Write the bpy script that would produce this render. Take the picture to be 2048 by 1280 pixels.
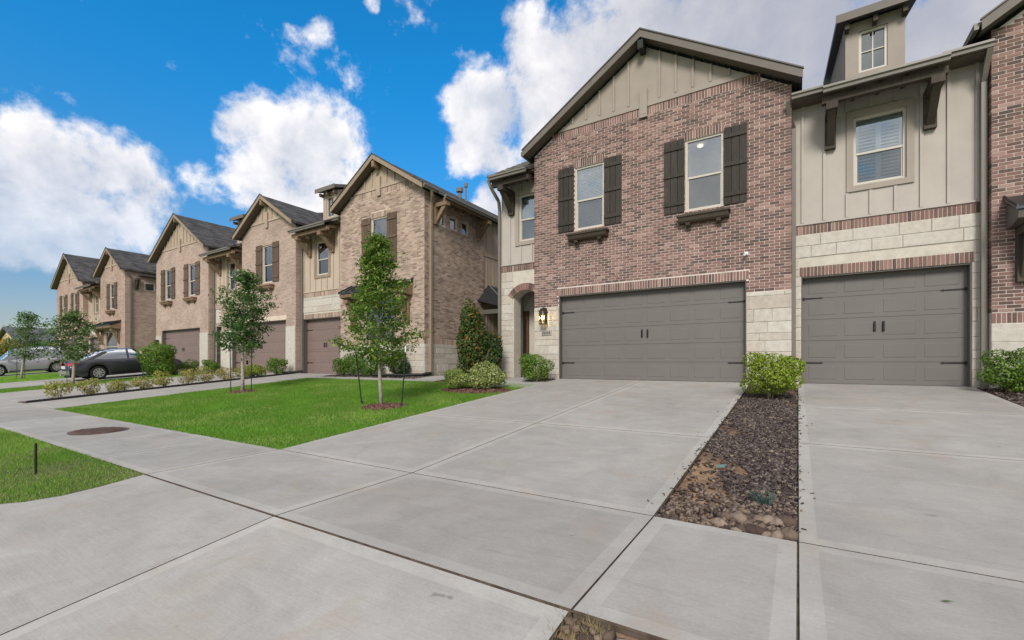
import bpy, math, random
import numpy as np
from mathutils import Vector
rad = math.radians
random.seed(11)
NR = np.random.default_rng(5)

# ------------------------------------------------------------------ camera, sky, sun, exposure
ZO = 1.55                      # camera height above the gutter; all z below are given relative to the lens
FPX, TH, HZ = 905.03, rad(32.2956), 725.62
CT, ST = math.cos(TH), math.sin(TH)
scene = bpy.context.scene
for o in list(bpy.data.objects):
    bpy.data.objects.remove(o)
COL = scene.collection

cam = bpy.data.cameras.new('camera')
cam.sensor_width = 36.0
cam.lens = 36.0 * FPX / 2048.0
cam.shift_y = (HZ - 640.0) / 2048.0
cam.clip_start = 0.05
cam.clip_end = 3000
camo = bpy.data.objects.new('camera', cam)
COL.objects.link(camo)
camo.location = (0, 0, ZO)
camo.rotation_euler = (rad(90), 0, TH)
scene.camera = camo

SUN_AZ, SUN_EL = rad(160), rad(36)     # azimuth measured clockwise from +Y
sun_dir = Vector((math.sin(SUN_AZ) * math.cos(SUN_EL), math.cos(SUN_AZ) * math.cos(SUN_EL), math.sin(SUN_EL)))
world = bpy.data.worlds.new('World')
scene.world = world
world.use_nodes = True


def build_world():
    nt = world.node_tree
    N, L = nt.nodes, nt.links
    N.clear()
    out = N.new('ShaderNodeOutputWorld')
    bg = N.new('ShaderNodeBackground')
    bg.inputs['Strength'].default_value = 0.1
    sky = N.new('ShaderNodeTexSky')
    sky.sky_type = 'NISHITA'
    sky.sun_disc = False
    sky.sun_elevation = SUN_EL
    sky.sun_rotation = SUN_AZ
    sky.air_density = 1.0
    sky.dust_density = 0.5
    sky.ozone_density = 4.0
    hs = N.new('ShaderNodeHueSaturation')
    hs.inputs['Saturation'].default_value = 1.05
    hs.inputs['Value'].default_value = 1.0
    L.new(sky.outputs[0], hs.inputs['Color'])
    tc = N.new('ShaderNodeTexCoord')

    def math_(op, a, b=None, clamp=False):
        m = N.new('ShaderNodeMath')
        m.operation = op
        m.use_clamp = clamp
        for i, x in enumerate((a, b)):
            if x is None:
                continue
            if isinstance(x, (int, float)):
                m.inputs[i].default_value = x
            else:
                L.new(x, m.inputs[i])
        return m.outputs[0]

    def vadd(a, vec):
        m = N.new('ShaderNodeVectorMath')
        m.operation = 'ADD'
        L.new(a, m.inputs[0])
        m.inputs[1].default_value = vec
        return m.outputs[0]

    def noise(vec, scale, detail=7, rough=0.6, dist=0.0):
        n = N.new('ShaderNodeTexNoise')
        n.inputs['Scale'].default_value = scale
        n.inputs['Detail'].default_value = detail
        n.inputs['Roughness'].default_value = rough
        n.inputs['Distortion'].default_value = dist
        L.new(vec, n.inputs['Vector'])
        return n.outputs['Fac']

    def dirpix(px, py):
        u, v = (px - 1024) / FPX, (HZ - py) / FPX
        d = Vector((-ST + u * CT, CT + u * ST, v))
        dist = d.length
        return d.normalized(), dist

    lob = [(20, 335, 75), (95, 335, 80), (175, 350, 80), (245, 345, 65), (290, 400, 60), (60, 410, 100), (160, 430, 100),
           (240, 430, 70), (20, 480, 60), (80, 485, 50), (325, 410, 32),
           (515, 240, 55), (475, 255, 40), (560, 290, 85), (630, 300, 85), (690, 285, 38), (545, 360, 75), (620, 370, 85), (590, 330, 80),
           (400, 370, 34), (440, 392, 22), (375, 352, 20), (650, 58, 23), (742, 8, 12), (930, 135, 26), (975, 138, 26),
           (895, 200, 34), (940, 205, 50), (1000, 215, 65), (965, 285, 62), (1080, 215, 100), (1050, 85, 52), (1100, 95, 60), (1150, 75, 60),
           (1160, 190, 120), (1260, 60, 110), (1000, 320, 50), (1360, 20, 140), (1500, 60, 170), (1680, 60, 170), (1880, 60, 180), (1990, 400, 160), (990, 395, 40)]
    lobes = []
    for px, py, r in lob:
        d, dist = dirpix(px, py)
        lobes.append((d, r / FPX / dist * (1.25 if r < 40 else 1.0), 0.44 if r < 40 else 1.0))

    def density(vec):
        acc = None
        for d, r, wt in lobes:
            vm = N.new('ShaderNodeVectorMath')
            vm.operation = 'DOT_PRODUCT'
            if acc is None:
                L.new(vec, vm.inputs[0])
            else:                                # keeps the lobes in sequence, so the shader stack stays small
                ma = N.new('ShaderNodeVectorMath')
                ma.operation = 'MULTIPLY_ADD'
                L.new(acc, ma.inputs[0])
                ma.inputs[1].default_value = (1e-7, 1e-7, 1e-7)
                L.new(vec, ma.inputs[2])
                L.new(ma.outputs[0], vm.inputs[0])
            vm.inputs[1].default_value = d
            mr = N.new('ShaderNodeMapRange')
            mr.inputs['From Min'].default_value = math.cos(r * 1.5)
            mr.inputs['From Max'].default_value = 1.0
            mr.inputs['To Max'].default_value = wt
            L.new(vm.outputs['Value'], mr.inputs['Value'])
            acc = mr.outputs[0] if acc is None else math_('MAXIMUM', acc, mr.outputs[0])
        return acc
    g = tc.outputs['Generated']
    n1 = noise(g, 9.0, 10, 0.60, 0.15)
    n2 = noise(g, 30.0, 6, 0.62)
    d0 = density(g)
    # cloud goes on round the unseen sky, thickened to whiten the window reflections
    cover = noise(vadd(g, (3.1, 7.7, 1.3)), 2.6, 3, 0.5)
    cv = N.new('ShaderNodeMapRange')
    cv.inputs['From Min'].default_value = 0.25
    cv.inputs['From Max'].default_value = 0.42
    L.new(cover, cv.inputs['Value'])
    vm = N.new('ShaderNodeVectorMath')
    vm.operation = 'DOT_PRODUCT'
    L.new(g, vm.inputs[0])
    vm.inputs[1].default_value = (-ST, CT, 0)
    wo = N.new('ShaderNodeMapRange')
    wo.inputs['From Min'].default_value = 0.50
    wo.inputs['From Max'].default_value = 0.25
    L.new(vm.outputs['Value'], wo.inputs['Value'])
    d0 = math_('MAXIMUM', d0, math_('MULTIPLY', cv.outputs[0], wo.outputs[0]))
    nn = math_('ADD', math_('MULTIPLY', math_('SUBTRACT', n1, 0.5), 5.0), math_('MULTIPLY', math_('SUBTRACT', n2, 0.5), 1.3))
    dens = math_('ADD', math_('MULTIPLY', d0, 2.0), nn)
    al = N.new('ShaderNodeMapRange')
    al.interpolation_type = 'SMOOTHSTEP'
    al.inputs['From Min'].default_value = 0.42
    al.inputs['From Max'].default_value = 1.6
    L.new(dens, al.inputs['Value'])
    # thick middles are greyer than the sunlit rims
    n3 = noise(vadd(g, (-.02, -.02, .05)), 8.0, 8, 0.6, 0.25)
    n4 = noise(vadd(g, (5, 1, 2)), 3.0, 3, 0.5)
    shade = math_('ADD', math_('MULTIPLY', d0, 0.55), math_('ADD', math_('MULTIPLY', math_('SUBTRACT', n3, n1), 2.2), math_('MULTIPLY', math_('SUBTRACT', n4, 0.5), 1.4)))
    sh = N.new('ShaderNodeMapRange')
    sh.inputs['From Min'].default_value = 0.05
    sh.inputs['From Max'].default_value = 1.0
    L.new(shade, sh.inputs['Value'])
    cm = N.new('ShaderNodeMix')
    cm.data_type = 'RGBA'
    L.new(sh.outputs[0], cm.inputs[0])
    cm.inputs[6].default_value = (5.5, 5.3, 5.25, 1)
    cm.inputs[7].default_value = (3.05, 3.25, 3.7, 1)
    # the thick deck over the right hand building is greyer
    gd = N.new('ShaderNodeVectorMath')
    gd.operation = 'DOT_PRODUCT'
    L.new(g, gd.inputs[0])
    gd.inputs[1].default_value = dirpix(1950, 150)[0]
    gm = N.new('ShaderNodeMapRange')
    gm.interpolation_type = 'SMOOTHSTEP'
    gm.inputs['From Min'].default_value = math.cos(rad(44))
    gm.inputs['From Max'].default_value = math.cos(rad(12))
    gm.inputs['To Max'].default_value = 0.75
    L.new(gd.outputs['Value'], gm.inputs['Value'])
    cg = N.new('ShaderNodeMix')
    cg.data_type = 'RGBA'
    L.new(gm.outputs[0], cg.inputs[0])
    L.new(cm.outputs[2], cg.inputs[6])
    cg.inputs[7].default_value = (2.05, 2.08, 2.42, 1)
    cm = cg
    mx = N.new('ShaderNodeMix')
    mx.data_type = 'RGBA'
    sz0 = N.new('ShaderNodeSeparateXYZ')
    L.new(g, sz0.inputs[0])
    lo = N.new('ShaderNodeMapRange')
    lo.interpolation_type = 'SMOOTHSTEP'
    lo.inputs['From Min'].default_value = 0.08
    lo.inputs['From Max'].default_value = 0.32
    lo.inputs['To Min'].default_value = 0.35
    lo.inputs['To Max'].default_value = 0.97
    L.new(sz0.outputs[2], lo.inputs['Value'])
    L.new(math_('MULTIPLY', al.outputs[0], lo.outputs[0]), mx.inputs[0])
    sz = N.new('ShaderNodeSeparateXYZ')
    L.new(g, sz.inputs[0])
    ez = N.new('ShaderNodeMapRange')
    ez.interpolation_type = 'SMOOTHSTEP'
    ez.inputs['From Min'].default_value = 0.0
    ez.inputs['From Max'].default_value = 0.56
    L.new(sz.outputs[2], ez.inputs['Value'])
    tint = N.new('ShaderNodeMix')
    tint.data_type = 'RGBA'
    L.new(ez.outputs[0], tint.inputs[0])
    tint.inputs[6].default_value = (0.50, 0.43, 0.42, 1)
    tint.inputs[7].default_value = (0.09, 0.84, 1.08, 1)
    tm = N.new('ShaderNodeMix')
    tm.data_type = 'RGBA'
    tm.blend_type = 'MULTIPLY'
    tm.inputs[0].default_value = 1.0
    L.new(hs.outputs[0], tm.inputs[6])
    L.new(tint.outputs[2], tm.inputs[7])
    L.new(tm.outputs[2], mx.inputs[6])
    L.new(cm.outputs[2], mx.inputs[7])
    L.new(mx.outputs[2], bg.inputs['Color'])
    L.new(bg.outputs[0], out.inputs[0])


build_world()
sun = bpy.data.lights.new('sun', 'SUN')
sun.energy = 1.5
sun.angle = rad(18)
sun.color = (1.0, 0.955, 0.885)
suno = bpy.data.objects.new('sun', sun)
COL.objects.link(suno)
suno.location = (0, 0, 40)
suno.rotation_euler = sun_dir.to_track_quat('Z', 'Y').to_euler()
vs = scene.view_settings
vs.view_transform = 'Standard'
vs.look = 'None'
vs.gamma = 1.0
vs.use_curve_mapping = False
vs.exposure = 1.05
world.cycles.sampling_method = 'MANUAL'
world.cycles.sample_map_resolution = 1024
scene.cycles.use_denoising = True
scene.cycles.max_bounces = 6
scene.cycles.diffuse_bounces = 3
scene.cycles.glossy_bounces = 3
scene.cycles.transparent_max_bounces = 12

# ------------------------------------------------------------------ materials
MATS = {}


class NT:
    """little helper for node materials"""

    def __init__(s, name, rough=0.8, spec=0.3, metal=0.0):
        s.m = bpy.data.materials.new(name)
        s.m.use_nodes = True
        s.t = s.m.node_tree
        s.b = s.t.nodes['Principled BSDF']
        s.b.inputs['Roughness'].default_value = rough
        s.b.inputs['Specular IOR Level'].default_value = spec
        s.b.inputs['Metallic'].default_value = metal
        MATS[name] = s.m

    def n(s, typ, **kw):
        n = s.t.nodes.new(typ)
        for k, v in kw.items():
            if hasattr(n, k):
                setattr(n, k, v)
            else:
                n.inputs[k.replace('_', ' ')].default_value = v
        return n

    def l(s, a, b):
        s.t.links.new(a, b)

    def pos(s, scale=(1, 1, 1)):
        g = s.n('ShaderNodeNewGeometry')
        mp = s.n('ShaderNodeMapping')
        mp.inputs['Scale'].default_value = scale
        s.l(g.outputs['Position'], mp.inputs['Vector'])
        return mp.outputs[0]

    def noise(s, vec, scale, detail=5, rough=0.55, dist=0.0):
        n = s.n('ShaderNodeTexNoise', Scale=scale, Detail=detail, Roughness=rough, Distortion=dist)
        s.l(vec, n.inputs['Vector'])
        return n.outputs['Fac']

    def rnd(s):
        a = s.n('ShaderNodeAttribute')
        a.attribute_name = 'rnd'
        o = s.n('ShaderNodeObjectInfo')
        m = s.n('ShaderNodeMath', operation='ADD')
        s.l(a.outputs['Fac'], m.inputs[0])
        s.l(o.outputs['Random'], m.inputs[1])
        f = s.n('ShaderNodeMath', operation='FRACT')
        s.l(m.outputs[0], f.inputs[0])
        return f.outputs[0]

    def ramp(s, fac, stops, interp='LINEAR'):
        r = s.n('ShaderNodeValToRGB')
        cr = r.color_ramp
        cr.interpolation = interp
        while len(cr.elements) < len(stops):
            cr.elements.new(0.5)
        for e, (p, c) in zip(cr.elements, stops):
            e.position = p
            e.color = (*c, 1)
        s.l(fac, r.inputs[0])
        return r.outputs[0]

    def mix(s, fac, a, b, blend='MIX'):
        m = s.n('ShaderNodeMix')
        m.data_type = 'RGBA'
        m.blend_type = blend
        for i, x in ((0, fac), (6, a), (7, b)):
            if isinstance(x, (int, float)):
                m.inputs[i].default_value = x
            elif isinstance(x, tuple):
                m.inputs[i].default_value = (*x, 1)
            else:
                s.l(x, m.inputs[i])
        return m.outputs[2]

    def rng(s, v, a, b, c=0.0, d=1.0):
        r = s.n('ShaderNodeMapRange')
        for i, x in enumerate((a, b, c, d)):
            r.inputs[i + 1].default_value = x
        s.l(v, r.inputs[0])
        return r.outputs[0]

    def col(s, c):
        if isinstance(c, tuple):
            s.b.inputs['Base Color'].default_value = (*c, 1)
        else:
            s.l(c, s.b.inputs['Base Color'])
        return s

    def bump(s, h, strength=0.3, dist=0.01):
        b = s.n('ShaderNodeBump', Strength=strength, Distance=dist)
        s.l(h, b.inputs['Height'])
        s.l(b.outputs[0], s.b.inputs['Normal'])
        return s


def simple(name, c, rough=0.7, spec=0.3, metal=0.0, var=0.12, scale=6.0, bump=0.0):
    m = NT(name, rough, spec, metal)
    n = m.noise(m.pos(), scale, 6)
    k = m.rng(n, 0.3, 0.7, 1 - var, 1 + var)
    m.col(m.mix(1.0, c, k, 'MULTIPLY'))
    if bump:
        m.bump(m.noise(m.pos(), scale * 8, 4), bump, 0.01)
    return m


def brick_mat(name, stops):
    m = NT(name, 0.9, 0.15)
    c = m.ramp(m.rnd(), stops, 'LINEAR')
    n = m.noise(m.pos(), 45, 4, 0.7)
    c = m.mix(m.rng(n, 0.35, 0.75, 0.0, 0.25), c, (0.42, 0.34, 0.30))
    n2 = m.noise(m.pos(), 1.1, 3)
    c = m.mix(1.0, c, m.rng(n2, 0.3, 0.7, 0.88, 1.1), 'MULTIPLY')
    m.col(c)
    m.bump(n, 0.5, 0.004)


RED = [(0.0, (0.066, 0.044, 0.040)), (0.2, (0.115, 0.067, 0.056)), (0.45, (0.175, 0.094, 0.077)), (0.75, (0.22, 0.120, 0.099)),
       (0.92, (0.27, 0.158, 0.132)), (1.0, (0.34, 0.225, 0.188))]
TAN = [(0.0, (0.20, 0.138, 0.110)), (0.15, (0.29, 0.206, 0.164)), (0.5, (0.39, 0.282, 0.222)), (0.75, (0.43, 0.318, 0.252)), (1.0, (0.50, 0.39, 0.318))]
brick_mat('brick_red', RED)
brick_mat('brick_tan', TAN)


def far_brick(name, c1, c2, mort):
    m = NT(name, 0.9, 0.15)
    g = m.n('ShaderNodeNewGeometry')
    sp = m.n('ShaderNodeSeparateXYZ')
    m.l(g.outputs['Position'], sp.inputs[0])
    ad = m.n('ShaderNodeMath', operation='ADD')
    m.l(sp.outputs[0], ad.inputs[0])
    m.l(sp.outputs[1], ad.inputs[1])
    cb = m.n('ShaderNodeCombineXYZ')
    m.l(ad.outputs[0], cb.inputs[0])
    m.l(sp.outputs[2], cb.inputs[1])
    b = m.n('ShaderNodeTexBrick', Scale=1.0)
    b.inputs['Color1'].default_value = (*c1, 1)
    b.inputs['Color2'].default_value = (*c2, 1)
    b.inputs['Mortar'].default_value = (*mort, 1)
    b.inputs['Brick Width'].default_value = 0.203
    b.inputs['Row Height'].default_value = 0.0677
    b.inputs['Mortar Size'].default_value = 0.006
    b.inputs['Bias'].default_value = -0.1
    m.l(cb.outputs[0], b.inputs['Vector'])
    n2 = m.noise(m.pos(), 0.9, 4)
    m.col(m.mix(1.0, b.outputs['Color'], m.rng(n2, 0.3, 0.7, 0.85, 1.12), 'MULTIPLY'))
    m.bump(b.outputs['Fac'], 0.3, 0.006)


far_brick('far_tan', (0.44, 0.325, 0.265), (0.31, 0.222, 0.18), (0.49, 0.40, 0.34))
far_brick('far_pink', (0.44, 0.305, 0.25), (0.28, 0.18, 0.15), (0.47, 0.38, 0.325))
simple('mortar_red', (0.62, 0.54, 0.49), 0.95, 0.1, var=0.15, scale=3)
simple('mortar_tan', (0.60, 0.50, 0.41), 0.95, 0.1, var=0.15, scale=3)


def stone_mat():
    m = NT('limestone', 0.9, 0.15)
    c = m.ramp(m.rnd(), [(0, (0.47, 0.415, 0.35)), (0.4, (0.53, 0.485, 0.42)), (0.8, (0.56, 0.52, 0.455)), (1.0, (0.50, 0.435, 0.36))])
    n = m.noise(m.pos(), 9, 7, 0.65)
    c = m.mix(1.0, c, m.rng(n, 0.3, 0.75, 0.82, 1.1), 'MULTIPLY')
    n3 = m.noise(m.pos((1, 1, 3)), 2.2, 5, 0.6)
    c = m.mix(m.rng(n3, 0.6, 0.78, 0.0, 0.4), c, (0.38, 0.29, 0.20))
    m.col(c)
    m.bump(m.noise(m.pos(), 26, 6, 0.7), 0.6, 0.012)


stone_mat()
simple('stone_joint', (0.53, 0.48, 0.41), 0.95, 0.1)


def wood(name, c, rough=0.75, var=0.3):
    m = NT(name, rough, 0.25)
    n = m.noise(m.pos((14, 14, 1.2)), 3.0, 6, 0.65)
    k = m.rng(n, 0.3, 0.7, 1 - var, 1 + var)
    r = m.rng(m.rnd(), 0, 1, 0.82, 1.15)
    c1 = m.mix(1.0, c, k, 'MULTIPLY')
    m.col(m.mix(1.0, c1, r, 'MULTIPLY'))
    m.bump(n, 0.3, 0.004)


wood('shutter_wood', (0.046, 0.039, 0.032))
wood('shutter_wood_far', (0.125, 0.084, 0.060))
wood('bracket_wood', (0.066, 0.053, 0.040))
wood('bracket_tan', (0.23, 0.155, 0.10))
wood('door_wood', (0.10, 0.055, 0.03))
simple('siding_taupe', (0.335, 0.287, 0.243), 0.75, 0.25, var=0.07, scale=2)
simple('siding_light', (0.435, 0.390, 0.347), 0.75, 0.25, var=0.06, scale=2)
simple('siding_tan', (0.42, 0.325, 0.25), 0.75, 0.25, var=0.07, scale=2)
simple('siding_tan_light', (0.48, 0.385, 0.305), 0.75, 0.25, var=0.07, scale=2)
simple('trim_taupe', (0.150, 0.130, 0.112), 0.6, 0.3, var=0.08)
simple('trim_dark', (0.115, 0.102, 0.09), 0.55, 0.3, var=0.08)
simple('trim_tan', (0.30, 0.225, 0.16), 0.6, 0.3, var=0.08)
simple('soffit', (0.13, 0.105, 0.085), 0.8, 0.2)
simple('gutter_paint', (0.175, 0.155, 0.130), 0.45, 0.4, var=0.06)
simple('garage_paint', (0.152, 0.138, 0.128), 0.55, 0.35, var=0.05, scale=1.2)
simple('garage_far', (0.20, 0.145, 0.128), 0.55, 0.35, var=0.05, scale=1.2)
simple('black_iron', (0.014, 0.013, 0.013), 0.5, 0.4)
simple('black_plastic', (0.012, 0.012, 0.012), 0.6, 0.4)
simple('vinyl', (0.52, 0.475, 0.41), 0.45, 0.4, var=0.03)
simple('blind_white', (0.60, 0.60, 0.58), 0.6, 0.3, var=0.04)
simple('room_wall', (0.42, 0.42, 0.42), 0.9, 0.1)
simple('metal_seam', (0.055, 0.058, 0.066), 0.35, 0.5, 0.6, var=0.12)
simple('cover_iron', (0.14, 0.092, 0.078), 0.8, 0.3, 0.2, var=0.3, scale=14, bump=0.4)
simple('lamp_bronze', (0.055, 0.042, 0.030), 0.45, 0.4, 0.6)
simple('plaque_grey', (0.36, 0.33, 0.29), 0.8, 0.2)
simple('plaque_mark', (0.13, 0.12, 0.115), 0.7, 0.2)
simple('bark', (0.20, 0.155, 0.125), 0.95, 0.1, var=0.35, scale=18, bump=0.5)
simple('pale_bark', (0.36, 0.31, 0.27), 0.95, 0.1, var=0.3, scale=18, bump=0.4)
simple('stake_metal', (0.02, 0.028, 0.022), 0.6, 0.3)
simple('white_paint', (0.75, 0.75, 0.73), 0.6, 0.3, var=0.04)
simple('teal_plastic', (0.13, 0.26, 0.27), 0.4, 0.4)
simple('tuft', (0.05, 0.085, 0.072), 0.8, 0.2)
simple('soil', (0.15, 0.092, 0.062), 0.97, 0.1, var=0.4, scale=5, bump=0.6)
simple('joint_dirt', (0.105, 0.080, 0.062), 0.97, 0.1, var=0.4, scale=12)
simple('street_tar', (0.18, 0.175, 0.165), 0.95, 0.2, var=0.15)
simple('far_stucco', (0.55, 0.42, 0.25), 0.9, 0.1)
simple('far_roof', (0.115, 0.115, 0.13), 0.9, 0.1)


def soil_patch():
    m = NT('bed_soil', 0.97, 0.1)
    n = m.noise(m.pos(), 1.7, 5, 0.6)
    c = m.ramp(n, [(0.35, (0.11, 0.075, 0.055)), (0.5, (0.20, 0.13, 0.085)), (0.62, (0.36, 0.235, 0.145))])
    n2 = m.noise(m.pos(), 30, 5, 0.7)
    m.col(m.mix(1.0, c, m.rng(n2, 0.3, 0.7, 0.7, 1.2), 'MULTIPLY'))
    m.bump(n2, 0.8, 0.02)


soil_patch()


def ramp_mat(name, stops, rough=0.9, bump=0.3, scale=40):
    m = NT(name, rough, 0.15)
    c = m.ramp(m.rnd(), stops)
    n = m.noise(m.pos(), scale, 4, 0.7)
    m.col(m.mix(1.0, c, m.rng(n, 0.3, 0.7, 0.75, 1.2), 'MULTIPLY'))
    m.bump(n, bump, 0.01)


ramp_mat('mulch', [(0, (0.030, 0.023, 0.021)), (0.5, (0.085, 0.066, 0.060)), (0.8, (0.15, 0.12, 0.108)), (0.95, (0.20, 0.16, 0.13)), (1, (0.33, 0.25, 0.16))])
ramp_mat('mulch_red', [(0, (0.06, 0.03, 0.025)), (0.5, (0.14, 0.07, 0.055)), (1, (0.26, 0.15, 0.12))])
ramp_mat('pebble', [(0, (0.06, 0.042, 0.034)), (0.4, (0.12, 0.085, 0.066)), (0.7, (0.19, 0.14, 0.105)), (1, (0.25, 0.19, 0.15))], 0.9)


def concrete(name, base, light=False):
    m = NT(name, 0.9, 0.2)
    o = m.n('ShaderNodeObjectInfo')
    p = m.pos()
    n1 = m.noise(p, 0.55, 5, 0.6, 0.4)
    n2 = m.noise(p, 2.6, 8, 0.7, 0.6)
    n3 = m.noise(p, 60, 3, 0.7)
    br = m.noise(m.pos((3, 90, 3)), 1.0, 3, 0.6)
    k = m.rng(n1, 0.3, 0.7, 0.89, 1.09)
    c = m.mix(1.0, base, k, 'MULTIPLY')
    c = m.mix(1.0, c, m.rng(n2, 0.3, 0.7, 0.88, 1.09), 'MULTIPLY')
    c = m.mix(1.0, c, m.rng(n3, 0.3, 0.7, 0.93, 1.06), 'MULTIPLY')
    if not light:
        c = m.mix(1.0, c, m.rng(br, 0.3, 0.7, 0.95, 1.04), 'MULTIPLY')
    c = m.mix(1.0, c, m.rng(o.outputs['Random'], 0, 1, 0.92, 1.07), 'MULTIPLY')
    # clay stains
    n4 = m.noise(p, 1.3, 6, 0.62, 0.8)
    c = m.mix(m.rng(n4, 0.54, 0.76, 0.0, 0.45), c, (0.34, 0.255, 0.185))
    n5 = m.noise(m.pos((0.6, 2.4, 1)), 1.1, 6, 0.7, 1.2)
    c = m.mix(m.rng(n5, 0.55, 0.78, 0.0, 0.28), c, (0.16, 0.15, 0.145))
    n6 = m.noise(p, 7.5, 2, 0.5)
    c = m.mix(m.rng(n6, 0.76, 0.80, 0.0, 0.5), c, (0.12, 0.10, 0.085))
    m.col(c)
    h = m.n('ShaderNodeMath', operation='ADD')
    m.l(n3, h.inputs[0])
    m.l(br, h.inputs[1])
    m.bump(h.outputs[0], 0.25 if not light else 0.1, 0.004)


concrete('concrete', (0.335, 0.318, 0.293))
concrete('concrete_trowel', (0.380, 0.360, 0.330), True)


def roof_mat(name, axis):
    m = NT(name, 0.95, 0.1)
    g = m.n('ShaderNodeNewGeometry')
    sp = m.n('ShaderNodeSeparateXYZ')
    m.l(g.outputs['Position'], sp.inputs[0])
    cb = m.n('ShaderNodeCombineXYZ')
    m.l(sp.outputs[1 if axis == 'x' else 0], cb.inputs[0])
    m.l(sp.outputs[2], cb.inputs[1])
    b = m.n('ShaderNodeTexBrick', Scale=1.0)
    b.inputs['Color1'].default_value = (0.115, 0.108, 0.105, 1)
    b.inputs['Color2'].default_value = (0.055, 0.053, 0.054, 1)
    b.inputs['Mortar'].default_value = (0.015, 0.015, 0.016, 1)
    b.inputs['Brick Width'].default_value = 0.32
    b.inputs['Row Height'].default_value = 0.085
    b.inputs['Mortar Size'].default_value = 0.007
    m.l(cb.outputs[0], b.inputs['Vector'])
    n = m.noise(m.pos(), 2.5, 5)
    m.col(m.mix(1.0, b.outputs['Color'], m.rng(n, 0.3, 0.7, 0.75, 1.25), 'MULTIPLY'))
    m.bump(b.outputs['Fac'], 0.5, 0.01)


roof_mat('shingle_x', 'x')
roof_mat('shingle_y', 'y')
ramp_mat('shingle_tab', [(0, (0.10, 0.095, 0.085)), (0.5, (0.15, 0.145, 0.125)), (1, (0.21, 0.20, 0.17))])


def glass_mat(name, refl, tint):
    m = bpy.data.materials.new(name)
    m.use_nodes = True
    t = m.node_tree
    t.nodes.remove(t.nodes['Principled BSDF'])
    out = t.nodes['Material Output']
    tr = t.nodes.new('ShaderNodeBsdfTransparent')
    tr.inputs[0].default_value = (*tint, 1)
    gl = t.nodes.new('ShaderNodeBsdfGlossy')
    gl.inputs['Roughness'].default_value = 0.015
    gl.inputs['Color'].default_value = (0.95, 0.97, 0.97, 1)
    fr = t.nodes.new('ShaderNodeFresnel')
    fr.inputs[0].default_value = 1.45
    ad = t.nodes.new('ShaderNodeMath')
    ad.use_clamp = True
    t.links.new(fr.outputs[0], ad.inputs[0])
    ad.inputs[1].default_value = refl
    mx = t.nodes.new('ShaderNodeMixShader')
    t.links.new(ad.outputs[0], mx.inputs[0])
    t.links.new(tr.outputs[0], mx.inputs[1])
    t.links.new(gl.outputs[0], mx.inputs[2])
    t.links.new(mx.outputs[0], out.inputs[0])
    MATS[name] = m


glass_mat('glass', 0.20, (0.86, 0.90, 0.90))
glass_mat('glass_screen', 0.13, (0.62, 0.66, 0.66))
glass_mat('lamp_glass', 0.02, (1.0, 0.93, 0.80))
glass_mat('car_glass', 0.22, (0.10, 0.12, 0.13))


def emit(name, c, s):
    m = NT(name, 0.5)
    m.col(c)
    m.b.inputs['Emission Color'].default_value = (*c, 1)
    m.b.inputs['Emission Strength'].default_value = s


emit('bulb', (1.0, 0.70, 0.32), 26.0)
emit('ceiling_glow', (1.0, 0.80, 0.5), 1.6)


def leaf_mat(name, stops, trans=0.42):
    m = NT(name, 0.55, 0.3)
    c = m.ramp(m.rnd(), stops)
    m.col(c)
    t = m.t
    tl = t.nodes.new('ShaderNodeBsdfTranslucent')
    m.l(c, tl.inputs[0])
    mx = t.nodes.new('ShaderNodeMixShader')
    mx.inputs[0].default_value = trans
    m.l(m.b.outputs[0], mx.inputs[1])
    m.l(tl.outputs[0], mx.inputs[2])
    m.l(mx.outputs[0], t.nodes['Material Output'].inputs[0])


leaf_mat('leaf_tree', [(0, (0.07, 0.14, 0.022)), (0.4, (0.15, 0.26, 0.036)), (0.8, (0.25, 0.37, 0.058)), (1, (0.40, 0.43, 0.10))])
leaf_mat('leaf_tree_dark', [(0, (0.035, 0.085, 0.022)), (0.45, (0.080, 0.170, 0.040)), (0.85, (0.15, 0.255, 0.070)), (1, (0.36, 0.38, 0.20))])
leaf_mat('leaf_bush', [(0, (0.062, 0.139, 0.019)), (0.5, (0.132, 0.256, 0.034)), (1, (0.248, 0.364, 0.062))])
leaf_mat('leaf_yellow', [(0, (0.10, 0.17, 0.019)), (0.45, (0.21, 0.31, 0.03)), (0.8, (0.34, 0.43, 0.05)), (1, (0.48, 0.52, 0.12))])
leaf_mat('leaf_variegated', [(0, (0.109, 0.186, 0.031)), (0.4, (0.232, 0.310, 0.062)), (0.7, (0.419, 0.480, 0.139)), (1, (0.600, 0.600, 0.341))])
leaf_mat('leaf_photinia', [(0, (0.022, 0.054, 0.016)), (0.5, (0.062, 0.116, 0.028)), (0.8, (0.13, 0.186, 0.046)), (0.9, (0.25, 0.22, 0.05)), (1, (0.45, 0.19, 0.035))])
leaf_mat('leaf_abelia', [(0, (0.139, 0.186, 0.028)), (0.5, (0.310, 0.341, 0.054)), (0.8, (0.496, 0.434, 0.109)), (1, (0.600, 0.403, 0.310))])
leaf_mat('leaf_holly', [(0, (0.019, 0.046, 0.016)), (0.6, (0.054, 0.101, 0.028)), (1, (0.186, 0.202, 0.054))])
leaf_mat('leaf_orange_lit', [(0, (0.078, 0.109, 0.019)), (0.5, (0.310, 0.217, 0.031)), (1, (0.600, 0.310, 0.062))])  # warm light on the far foliage put into the leaf colour
leaf_mat('grass_blade', [(0, (0.125, 0.26, 0.030)), (0.5, (0.21, 0.41, 0.045)), (0.85, (0.29, 0.47, 0.07)), (1, (0.43, 0.46, 0.15))], 0.4)
leaf_mat('dry_grass', [(0, (0.16, 0.13, 0.05)), (1, (0.34, 0.29, 0.13))], 0.3)


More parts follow.
